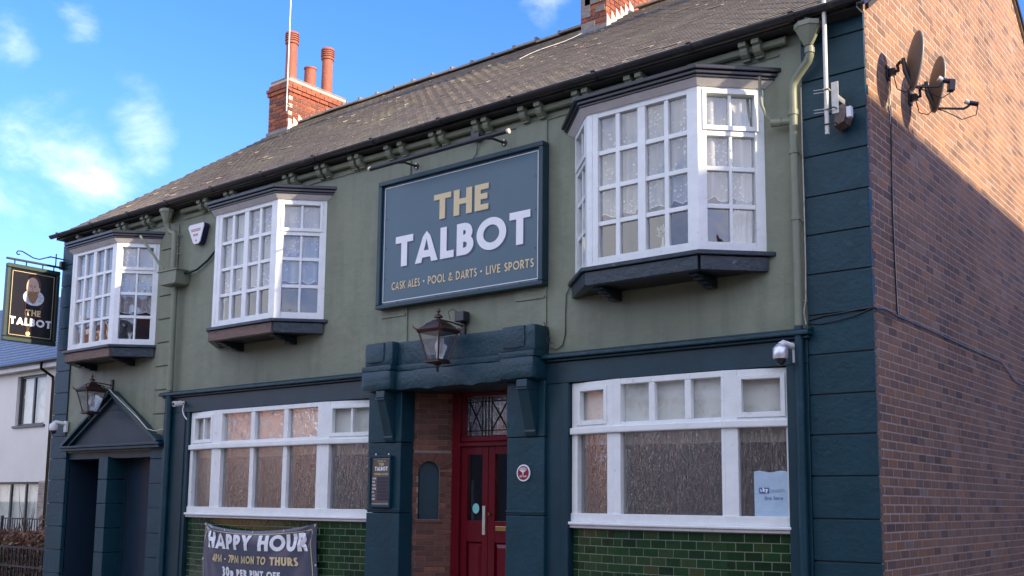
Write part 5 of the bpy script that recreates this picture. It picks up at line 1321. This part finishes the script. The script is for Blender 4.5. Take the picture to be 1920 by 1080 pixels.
MB().tube([(-9.62, -.090, 3.0), (-9.62, -.090, .02)], .042, 14).build('lower_pipe', 'teal', dm); MB().tube([(-9.62, -.09, 1.93), (-9.62, -.09, 1.96)], .050, 14).build('collar', 'teal', dm)
for z in (5.0, 5.27): MB().tube([(-9.70, -.095, z), (-9.64, -.01, z)], .008, 6).build('pipe_clip', 'sagepipe', dm)
MB().tube([(-10.23, -.30, 5.29), (-10.02, -.22, 5.02), (-9.80, -.15, 4.73)], .019, 8).build('bay_waste_pipe', 'sagepipe', dm)
tag(MB().tube([(-8.70, -.03, 5.00), (-8.80, -.035, 4.93), (-8.98, -.03, 4.82), (-9.20, -.04, 4.72), (-9.36, -.08, 4.68), (-9.42, -.10, 4.69)], .016, 8).build('waste_hose', 'iron'), 'black hose curving from the middle bay down to the square collecting box', 'hose')

# antenna mast on the corner pilaster
an = thing('antenna_pole', (-.25, -.2, 4.6), 'galvanised pole clamped to the dark teal corner pilaster beside the gable', 'pole')
MB().tube([(-.262, -.20, 4.62), (-.255, -.20, 7.2)], .0185, 12).build('pole', 'steel', an)
for z in (5.0, 4.83):
    MB().tube([(-.28, -.225, z), (-.235, -.225, z), (-.235, -.175, z), (-.28, -.175, z)], .006, 6).build('u_bolt', 'steel', an)
    for dz in (-.012, .014): MB().tube([(-.27, -.19, z + dz), (-.37, -.20, z + dz + .006)], .0035, 5).build('bolt_end', 'steel', an)
bx('bracket_plate', 'steel', an, -.225, -.165, -.185, -.180, 4.79, 5.06, .002); bx('bracket_arm', 'steel', an, -.20, -.17, -.18, -.02, 4.90, 4.95, .003)
pb = thing('rusty_bracket', (-.15, -.15, 4.62), 'small rusty bracket box strapped to the foot of the corner pole', 'bracket')
MB().prism([(-.215, -.18, 4.68), (-.13, -.18, 4.71), (-.09, -.18, 4.82), (-.13, -.18, 4.86), (-.20, -.18, 4.84)], [(-.215, -.03, 4.68), (-.13, -.03, 4.71), (-.09, -.03, 4.82), (-.13, -.03, 4.86), (-.20, -.03, 4.84)]).build('bracket_body', paint('rusty_steel', (.16, .11, .09), .6, .5, 14, .3, 30).m, pb, .003)
bx('white_clip', 'plastic', pb, -.10, -.06, -.20, -.15, 4.73, 4.82, .004)
for z in (4.83, 4.70): MB().tube([(-.28, -.22, z), (-.19, -.22, z), (-.18, -.16, z)], .006, 5).build('strap', 'iron', pb)

# ================================================================== SATELLITE DISHES
def dish(cx, cy, cz, mx_, my, mz, fac, label, rw=.19, rh=.25, boom=.27, twin=True):
    t = thing('satellite_dish', (0, my, mz), label, 'satellite dish', 'satellite dishes on the gable wall')
    f = Vector(fac).normalized(); up = Vector((0, 0, 1)); r = f.cross(up).normalized(); u = r.cross(f).normalized(); c = Vector((cx, cy, cz))
    dm_ = paint('grey_mesh_dish', (.10, .082, .074), .55, .12, 7, .5, 170, .004).m if 'grey_mesh_dish' not in bpy.data.materials else bpy.data.materials['grey_mesh_dish']
    mb = MB(); nr_, na = 7, 36; rows_ = []
    def shp(a):  # egg: narrower towards the bottom
        s = math.sin(a); return (rw * math.cos(a) * (1 - .22 * max(0, -s) ** 2), rh * s * (1.06 if s < 0 else 1))
    for side in (0, 1):
        g = []
        for i in range(nr_ + 1):
            k = i / nr_; ring = []
            for q in range(na):
                a = 2 * math.pi * q / na; x, y = shp(a); x *= k; y *= k
                dpt = -.045 * (1 - k * k) - .006 * side
                ring.append(len(mb.v)); mb.v.append(tuple(c + r * x + u * y + f * dpt))
            g.append(ring)
        for A_, B_ in zip(g, g[1:]):
            for q in range(na): mb.f.append((A_[q], A_[(q + 1) % na], B_[(q + 1) % na], B_[q]))
        rows_.append(g[-1])
    o = mb.build('reflector', dm_, t, smooth=True, recalc=False)
    rim = [c + r * shp(2 * math.pi * q / na)[0] + u * shp(2 * math.pi * q / na)[1] for q in range(na + 1)]
    MB().tube(rim, .0075, 6, caps=False).build('rim', metal('dish_rim', (.30, .32, .30), .5, .2), t)
    foot = c - u * rh * .93 - f * .012
    # rear spine, elbow and wall mount
    mt = Vector((mx_, my, mz)); elbow = c - f * .10 - u * .03
    MB().tube([foot, c - f * .075 - u * .10, elbow + u * .04], [.016, .022, .016], 8).build('spine', 'iron', t)
    knee = Vector((elbow.x * .55 + mt.x * .45 + .0, elbow.y * .5 + mt.y * .5, (elbow.z + mt.z) / 2 + .02))
    MB().tube([elbow, elbow.lerp(knee, .4) + Vector((0, 0, .02)), knee, Vector((mt.x + .07, mt.y, mt.z)), Vector((mt.x + .02, mt.y, mt.z))], .0135, 8).build('mount_arm', 'iron', t)
    bx('wall_plate', 'iron', t, .003, .02, my - .04, my + .04, mz - .06, mz + .06, .003); bx('clamp', 'iron', t, .02, .075, my - .025, my + .025, mz - .03, mz + .03, .005)
    for s_ in (-.03, .03): bx('nut', 'steel', t, .02, .032, my + s_ - .007, my + s_ + .007, mz + .035, mz + .05)
    lnb = foot + f * boom + u * .075
    MB().tube([foot, foot + f * boom * .8 + u * .02, foot + f * boom * .9 + u * .04, lnb], .0105, 6).build('boom', 'iron', t)
    MB().tube([lnb - f * .055 + u * .02, lnb + u * .005 - f * .02], [.024, .020], 10).build('feed_horn', 'plastic', t)
    MB().tube([lnb - f * .02 + u * .005, lnb + f * .06 - u * .0], .021, 10).build('feed_body', 'blackplastic', t)
    if twin:
        b = lnb + f * .055 - u * .03; T_ = lambda p: b + f * p.x + r * p.y + u * p.z
        MB().box(-.025, .025, -.03, .03, -.055, .045, T_).build('feed_block', 'blackplastic', t, .005)
    MB().tube([lnb + f * .06, lnb + f * .05 - u * .10, foot + f * .25 - u * .08, foot + f * .10 - u * .02, foot], .0045, 5).build('feed_cable', 'iron', t)
    MB().tube([foot, foot.lerp(mt, .3) - Vector((0, 0, .09)), foot.lerp(mt, .7) - Vector((0, 0, .11)), mt + Vector((.03, 0, -.04))], .0045, 5).build('feed_cable', 'iron', t)
    return t
dish(.27, .43, 5.335, .03, .53, 5.325, (.80, .60, -.10), 'grey satellite dish nearest the front corner of the brick gable')
dish(.27, 1.04, 5.332, .03, 1.12, 5.285, (.80, .60, -.10), 'grey satellite dish further back, its bare single feed reaching right', rh=.245, rw=.185, boom=.32, twin=False)

# ================================================================== CABLES
def cable(name, pts, r, mat, label):
    return tag(MB().tube(pts, r, 5).build(name, mat), label, 'cable')
def gp(y, z): return (.013, y, z)
cable('wall_cable', [gp(.565, 5.28), gp(.56, 5.13), gp(.53, 4.6), gp(.50, 4.07), gp(.51, 3.6), gp(.525, 3.2)], .006, 'iron', 'vertical black cable dropping down the brick gable from the nearer dish')
cable('wall_cable', [gp(.548, 5.2), gp(.54, 4.6), gp(.515, 4.07), gp(.525, 3.6), gp(.545, 3.22)], .004, 'limewash', 'pale cable running beside the black one down the brick gable')
cable('wall_cable', [gp(.02, 3.176), gp(.22, 3.20), gp(.36, 3.195), gp(.525, 3.185), gp(.66, 3.186), gp(1.4, 3.187), gp(2.4, 3.178), gp(3.5, 3.176), gp(3.87, 3.184), gp(4.2, 3.10), gp(4.48, 3.03), gp(4.75, 3.012), gp(5.2, 3.03)], .0065, 'iron', 'long black cable running along a mortar course of the shaded brick gable')
cable('wall_cable', [gp(.02, 3.165), gp(.2, 3.165), gp(.36, 3.15), gp(.53, 3.15)], .005, 'iron', 'short lower black cable turning the corner onto the brick gable')
cable('wall_cable', [(-.53, -.03, 3.125), (-.40, -.032, 3.15), (-.25, -.035, 3.158), (-.10, -.032, 3.172), (.012, -.03, 3.178), (.014, .02, 3.176)], .0065, 'iron', 'upper black cable crossing the teal corner pilaster above the ledge level')
cable('wall_cable', [(-.53, -.03, 3.10), (-.44, -.034, 3.085), (-.28, -.04, 3.10), (-.14, -.036, 3.125), (-.02, -.03, 3.165), (.014, -.01, 3.168)], .005, 'iron', 'lower sagging black cable crossing the teal corner pilaster')
cable('edge_cable', [(-.548, -.028, 5.15), (-.550, -.028, 4.6), (-.548, -.028, 4.1), (-.549, -.028, 3.6), (-.555, -.03, 3.3), (-.575, -.03, 3.2), (-.555, -.035, 3.09)], .005, 'limewash', 'pale cable following the edge between sage wall and teal corner pilaster')
cable('bay_cable', [(-2.95, -.02, 3.74), (-3.02, -.012, 3.64), (-3.03, -.010, 3.45), (-3.03, -.010, 3.25), (-3.06, -.012, 3.14), (-3.13, -.02, 3.10), (-3.20, -.03, 3.12)], .005, 'iron', 'thin black cable dropping from the right bay to the stone lintel')
for (a, b) in (((-3.215, -.12, 3.36), (-3.17, -.04, 3.15)), ((-3.21, -.06, 3.30), (-3.19, -.09, 3.10))):
    pts = []
    for i in range(12):
        t = i / 11; pts.append((a[0] + (b[0] - a[0]) * t + .012 * math.sin(i * 1.9), a[1] + (b[1] - a[1]) * t, a[2] + (b[2] - a[2]) * t + .012 * math.cos(i * 2.3)))
    cable('tangled_wire', pts, .0045, 'iron', 'longer tangle of black wire at the right end of the stone lintel' if b[1] == -.04 else 'shorter twisted black wire curling below the lintel end onto the ledge')
cable('pediment_cable', [(-11.06, -.16, 3.17), (-10.9, -.155, 3.07), (-10.6, -.15, 2.90), (-10.3, -.15, 2.73), (-10.05, -.14, 2.56), (-9.95, -.08, 2.53), (-9.80, -.04, 2.56), (-9.72, -.03, 2.66)], .0065, 'limewash', 'pale painted cable running down the right slope of the pediment')
cable('pediment_cable', [(-11.02, -.15, 3.12), (-10.8, -.13, 3.03), (-10.4, -.13, 2.80), (-10.1, -.12, 2.58), (-9.98, -.06, 2.49), (-9.85, -.04, 2.50), (-9.74, -.03, 2.60)], .006, 'sagepipe', 'sage painted cable beside the pale one on the pediment slope')

# ================================================================== NEIGHBOUR TO THE LEFT
hz = 0.15
nh = thing('modern_house', (-33, 11.5, 0), 'modern pale rendered house with blue grey slate roof at the far left', 'house')
hx0, hx1, hy0_, hy1_ = -41.0, -26.45, 7.4, 15.6
hw = MB(); wall_holes(hw, hx0, hx1, 0, 5.50, hy0_, hy0_ + .3, [(-29.50, -27.68, 3.80, 5.36), (-31.6, -27.72, .50, 2.07), (-37.6, -35.8, 3.80, 5.36), (-38.4, -35.2, .5, 2.07)])
hwall = hw.build('front_wall', 'houserender', nh)
MB().prism([(hx1, hy0_ + .3, 0), (hx1, hy1_, 0), (hx1, hy1_, 5.5), (hx1, 11.5, 8.85), (hx1, hy0_ + .3, 5.75)], [(hx1 - .3, hy0_ + .3, 0), (hx1 - .3, hy1_, 0), (hx1 - .3, hy1_, 5.5), (hx1 - .3, 11.5, 8.85), (hx1 - .3, hy0_ + .3, 5.75)]).build('gable_wall', 'houserender', nh)
bx('rear_wall', 'houserender', nh, hx0, hx1, hy1_ - .3, hy1_, 0, 5.5); bx('side_wall', 'houserender', nh, hx0, hx0 + .3, hy0_ + .3, hy1_, 0, 5.5); bx('house_floor', 'interior', nh, hx0 + .3, hx1 - .3, hy0_ + .3, hy1_ - .3, 2.6, 2.8)
bx('inner_wall', 'interior', nh, hx0 + .3, hx1 - .3, 10.2, 10.3, 0, 5.5)
rz0, rz1 = 5.72, 9.25
k = 0
for r in range(26):
    t0, t1 = r / 26, (r + 1) / 26
    ya, yb_ = hy0_ - .28 + (11.5 - hy0_ + .28) * t0, hy0_ - .28 + (11.5 - hy0_ + .28) * t1 + .03; za, zb_ = rz0 + (rz1 - rz0) * t0 + .02, rz0 + (rz1 - rz0) * t1 + .012
    MB().prism([(hx0 - .2, ya, za - .02), (hx0 - .2, yb_, zb_ - .03), (hx0 - .2, yb_, zb_), (hx0 - .2, ya, za + .018)], [(hx1 + .16, ya, za - .02), (hx1 + .16, yb_, zb_ - .03), (hx1 + .16, yb_, zb_), (hx1 + .16, ya, za + .018)]).build('slate_course', 'houseslate', nh)
MB().prism([(hx0 - .2, 11.5, rz1 - .05), (hx0 - .2, hy1_ + .3, rz0 - .1), (hx0 - .2, hy1_ + .3, rz0), (hx0 - .2, 11.5, rz1)], [(hx1 + .16, 11.5, rz1 - .05), (hx1 + .16, hy1_ + .3, rz0 - .1), (hx1 + .16, hy1_ + .3, rz0), (hx1 + .16, 11.5, rz1)]).build('rear_slope', 'houseslate', nh)
MB().prism([(hx1 + .10, hy0_ - .3, rz0 - .22), (hx1 + .10, 11.5, rz1 - .22), (hx1 + .10, 11.5, rz1 + .02), (hx1 + .10, hy0_ - .3, rz0 + .02)], [(hx1 + .20, hy0_ - .3, rz0 - .22), (hx1 + .20, 11.5, rz1 - .22), (hx1 + .20, 11.5, rz1 + .02), (hx1 + .20, hy0_ - .3, rz0 + .02)]).build('barge_board', 'plastic', nh)
bx('fascia_board', 'offwhite', nh, hx0, hx1 + .1, hy0_ - .25, hy0_ - .02, 5.48, 5.64); MB().tube([(hx0, hy0_ - .33, 5.68), (hx1 + .1, hy0_ - .33, 5.68)], .06, 10).build('gutter', 'anthracite', nh)
def hwin(x0, x1, z0, z1, n, y=7.4):
    fr = bx('window_frame', 'anthracite', nh, x0, x1, y + .10, y + .16, z0, z0 + .07)
    bx('frame_head', 'anthracite', fr, x0, x1, y + .10, y + .16, z1 - .07, z1); bx('window_sill', 'anthracite', fr, x0 - .08, x1 + .08, y - .06, y + .1, z0 - .06, z0)
    w = (x1 - x0) / n
    for k in range(n + 1): bx('frame_post', 'anthracite', fr, x0 + k * w - (.0 if k == 0 else .045 if k < n else .09), x0 + k * w + (.09 if k == 0 else .045 if k < n else 0), y + .10, y + .16, z0 + .07, z1 - .07)
    for k in range(n): m = MB(); tl = U(-.01, .01); m.poly([(x0 + k * w, y + .13 + tl, z0), (x0 + (k + 1) * w, y + .13 - tl, z0), (x0 + (k + 1) * w, y + .13 - tl, z1), (x0 + k * w, y + .13 + tl, z1)]); m.build('pane', 'plainglass', fr, recalc=False)
    bx('window_blind', 'blind', fr, x0 + .1, x0 + (x1 - x0) * .9, y + .22, y + .23, z0 + (z1 - z0) * .05, z1)
hwin(-29.50, -27.68, 3.80, 5.36, 2); hwin(-31.6, -27.72, .50, 2.07, 4); hwin(-37.6, -35.8, 3.8, 5.36, 2); hwin(-38.4, -35.2, .5, 2.07, 3)
bk = bx('brick_panel', 'mortar', nh, -27.72, -27.25, 7.385, 7.40, 0, 2.10)
z = 0.5; r = 0
while z < 2.06:
    for a, b in (((-27.71, -27.49), (-27.48, -27.26)) if r % 2 else ((-27.71, -27.60), (-27.59, -27.37), (-27.36, -27.26))): bx('brick', 'palebrick', bk, a, b, 7.375, 7.39, z, z + .065)
    z += .078; r += 1
MB().tube([(-27.42, 7.07, 5.66), (-27.42, 7.07, 5.45), (-27.4, 7.2, 5.36), (-27.2, 7.34, 5.20), (-27.17, 7.34, 5.05), (-27.17, 7.34, .1)], .042, 10).build('downpipe', paint('matt_black_plastic', (.006, .006, .007), .9, .1, 8, 0, spec=.1).m, nh)

# railings and hedge beside the pub
def railing(x0, x1, y, ztop, label, low=.35):
    t = thing('railings', ((x0 + x1) / 2, y, 0), label, 'railings')
    for z in (ztop, low if low < ztop - .3 else ztop - .3): bx('rail', 'iron', t, x0, x1, y - .012, y + .012, z - .02, z + .012)
    x = x0 + .05
    while x < x1: bx('baluster', 'iron', t, x - .009, x + .009, y - .009, y + .009, .02, ztop); x += .125
    for x in (x0, x1): bx('post', 'iron', t, x - .03, x + .03, y - .03, y + .03, 0, ztop + .06)
railing(-15.3, -13.05, .15, .80, 'low black railings standing in front of the brown hedge beside the pub', .58)
railing(-24.0, -19.0, 4.6, 1.08, 'black railings behind the brown hedge in front of the modern house')
hg = thing('hedge', (-14.7, .8, 0), 'brown leaved beech hedge beside the left corner of the pub', 'hedge')
lm = NT('dry_beech_leaf'); c_ = lm.ramp(lm.island(), [(0, (.09, .035, .018)), (.4, (.19, .085, .04)), (.75, (.28, .15, .075)), (1, (.13, .10, .06))]); lm.link(c_, lm.b.inputs['Base Color']); lm.b.inputs['Roughness'].default_value = .6
mb = MB()
def leafq(c, s, mb=None):
    mb = mb or globals()['mb']
    a = Vector((U(-1, 1), U(-1, 1), U(-1, 1))).normalized(); b = a.orthogonal().normalized(); b = Matrix.Rotation(U(0, 6.28), 3, a) @ b
    mb.poly([c - a * s, c - a * s * .2 + b * s * .55, c + a * s, c - a * s * .2 - b * s * .55])
for i in range(5200):
    x = U(-16.6, -13.0); y = U(.35, 1.25); top = .98 + .16 * noise.noise(Vector((x * 1.6, y, 0))) + .10 * noise.noise(Vector((x * 5, y * 3, 2))) + (.10 if x > -13.9 else 0)
    z = top * (1 - U(0, 1) ** 2.2)
    leafq(Vector((x, y, z)), U(.028, .052))
f = mb.build('leaves', lm.m, hg, recalc=False); f['kind'] = 'stuff'
mb = MB()
for i in range(150):
    x = U(-16.5, -13.1); y = U(.5, 1.1); z = U(.7, 1.25); mb.tube([(x, y, 0), (x + U(-.1, .1), y + U(-.1, .1), z * .6), (x + U(-.22, .22), y + U(-.1, .1), z)], [.009, .006, .003], 4)
f = mb.build('twigs', paint('twig_bark', (.07, .05, .035), .8, .2, 10, 0).m, hg); f['kind'] = 'stuff'
def sapling(x, y, h, label, leaves, seed):
    rnd = random.Random(seed); t = thing('sapling', (x, y, 0), label, 'sapling'); tips = []
    mb = MB(); mb.tube([(x, y, 0), (x + .03, y, h * .35), (x, y, h * .55)], [.02, .014, .01], 6); mb.build('trunk', bpy.data.materials['twig_bark'], t)
    mb2 = MB()
    for k in range(9):
        a = rnd.uniform(0, 6.28); z0 = h * rnd.uniform(.3, .55); L_ = h * rnd.uniform(.3, .5); p0 = Vector((x, y, z0)); p1 = p0 + Vector((math.cos(a) * .12, math.sin(a) * .12, L_ * .5)); p2 = p1 + Vector((math.cos(a) * .05, math.sin(a) * .05, L_ * .5))
        mb2.tube([p0, p1, p2], [.007, .005, .002], 4); tips += [p1, p2, (p1 + p2) / 2]
    mb2.build('branches', bpy.data.materials['twig_bark'], t)
    if leaves:
        lv = MB()
        for p in tips:
            for q in range(5): leafq(p + Vector((rnd.uniform(-.1, .1), rnd.uniform(-.1, .1), rnd.uniform(-.12, .1))), .05, lv)
        lv.build('leaves', lm.m, t, recalc=False)
sapling(-18.0, 2.2, 2.0, 'bare thin sapling in front of the modern house, furthest left', False, 4)
sapling(-16.6, 1.9, 1.35, 'sapling with a few dry brown leaves before the ground floor window of the modern house', True, 8)

# ================================================================== STREET THE WINDOWS REFLECT, AND THE NEIGHBOUR THAT SHADES THE GABLE
def house(name, label, x0, x1, y0, y1, eave, ridge, axis, wall, roofm, win=True, faces='FR', cham=True, trim=True):
    t = thing(name, ((x0 + x1) / 2, (y0 + y1) / 2, 0), label, 'house')
    cx, cy = (x0 + x1) / 2, (y0 + y1) / 2
    if axis == 'x':
        A = [(x0, y0, 0), (x0, y1, 0), (x0, y1, eave), (x0, cy, ridge), (x0, y0, eave)]; Bq = [(x1, p[1], p[2]) for p in A]
    else:
        A = [(x0, y0, 0), (x1, y0, 0), (x1, y0, eave), (cx, y0, ridge), (x0, y0, eave)]; Bq = [(p[0], y1, p[2]) for p in A]
    w = MB().prism(A, Bq).build('wall', wall, t)
    o, th = .3, .12
    if axis == 'x':
        sl_ = (ridge - eave) / (cy - y0)
        for s in (-1, 1):
            ye = (y0 - o) if s < 0 else (y1 + o); ze = eave - o * sl_
            P = [(x0 - o, ye, ze + .02), (x0 - o, cy, ridge + .02), (x0 - o, cy, ridge + .02 + th), (x0 - o, ye, ze + .02 + th)]
            MB().prism(P, [(x1 + o, p[1], p[2]) for p in P]).build('roof', roofm, t)
            if trim: bx('fascia_board', 'plastic', t, x0 - o, x1 + o, ye - .02 if s < 0 else ye, ye if s < 0 else ye + .02, ze - .08, ze + .13)
        if trim:
            for xe in (x0 - o - .03, x1 + o):
                for ye in (y0 - o, y1 + o):
                    P = [(xe, ye, eave - o * sl_ - .14), (xe, cy, ridge - .14), (xe, cy, ridge + .16), (xe, ye, eave - o * sl_ + .16)]; MB().prism(P, [(p[0] + .03, p[1], p[2]) for p in P]).build('barge_board', 'plastic', t)
    else:
        sl_ = (ridge - eave) / (cx - x0)
        for s in (-1, 1):
            xe = (x0 - o) if s < 0 else (x1 + o); ze = eave - o * sl_
            P = [(xe, y0 - o, ze + .02), (cx, y0 - o, ridge + .02), (cx, y0 - o, ridge + .02 + th), (xe, y0 - o, ze + .02 + th)]
            MB().prism(P, [(p[0], y1 + o, p[2]) for p in P]).build('roof', roofm, t)
    def wn_(face, c, z0, w_=1.1, h_=1.3):
        d = .04
        if face == 'F': q = lambda a, b, dd0, dd1, za, zb: (a, b, y1 + dd0, y1 + dd1, za, zb)
        elif face == 'N': q = lambda a, b, dd0, dd1, za, zb: (a, b, y0 - dd1, y0 - dd0, za, zb)
        elif face == 'R': q = lambda a, b, dd0, dd1, za, zb: (x1 + dd0, x1 + dd1, a, b, za, zb)
        else: q = lambda a, b, dd0, dd1, za, zb: (x0 - dd1, x0 - dd0, a, b, za, zb)
        f_ = bx('window', 'plastic', t, *q(c - w_ / 2, c + w_ / 2, .0, .05, z0, z0 + .08)); bx('frame_head', 'plastic', f_, *q(c - w_ / 2, c + w_ / 2, .0, .05, z0 + h_ - .08, z0 + h_))
        for s in (c - w_ / 2, c - .03, c + w_ / 2 - .07): bx('frame_post', 'plastic', f_, *q(s, s + .07, .0, .05, z0 + .08, z0 + h_ - .08))
        bx('pane', 'anthracite', f_, *q(c - w_ / 2 + .05, c + w_ / 2 - .05, .005, .02, z0 + .05, z0 + h_ - .05)); bx('window_sill', 'kerb', f_, *q(c - w_ / 2 - .1, c + w_ / 2 + .1, .0, .12, z0 - .1, z0))
    for fc in faces:
        a, b = (x0, x1) if fc in 'FN' else (y0, y1); n = max(1, int((b - a) / 3.2))
        for k in range(n):
            c = a + (b - a) * (k + .5) / n
            wn_(fc, c, 1.0); 
            if eave > 4.4: wn_(fc, c, 3.6)
        if fc == 'F':
            dx_ = a + .9; dd = bx('door', 'red', t, dx_ - .45, dx_ + .45, y1 + .0, y1 + .05, .1, 2.15); bx('handle', 'brass', dd, dx_ + .3, dx_ + .34, y1 + .05, y1 + .09, 1.0, 1.1)
    if cham:
        c_ = bx('chimney', wall, t, cx - .4, cx + .4, cy - .35, cy + .35, ridge - .4, ridge + 1.1); MB().lathe([(.12, 0), (.1, .5)], (cx, cy, ridge + 1.1), 10).build('chimney_pot', 'pot', c_)
    return t
house('side_house', 'red brick house across the side passage, its long ridge shading the lower gable', 5.9, 12.3, -1.4, 17.0, 5.7, 8.36, 'y', 'housebrick', 'houseslate', faces='NL', trim=False)
house('terrace_house', 'dark roofed terrace house opposite to the right, facing the pub', 19, 29, -24, -7, 6.4, 10.0, 'y', 'housebrick', 'houseslate', faces='L')
house('brick_house', 'red brick house with white barge boards across the road to the left', -38, -27, -20.5, -12.8, 4.3, 7.2, 'x', 'housebrick', 'houseslate', faces='FR')
house('brick_house', 'tall red brick gabled house across the road, beyond the one with white barge boards', -58, -44, -26, -13, 6.2, 10.2, 'x', 'housebrick', 'pot', faces='FR')
house('brick_house', 'dark brick house straight across the road from the red doors', -21, -8, -24, -16, 4.6, 7.0, 'x', 'darkmortar', 'houseslate', faces='FR')
house('brick_house', 'brick house directly behind the viewpoint across the road', -5, 9, -24, -16, 5.0, 7.6, 'x', 'housebrick', 'houseslate', faces='F')
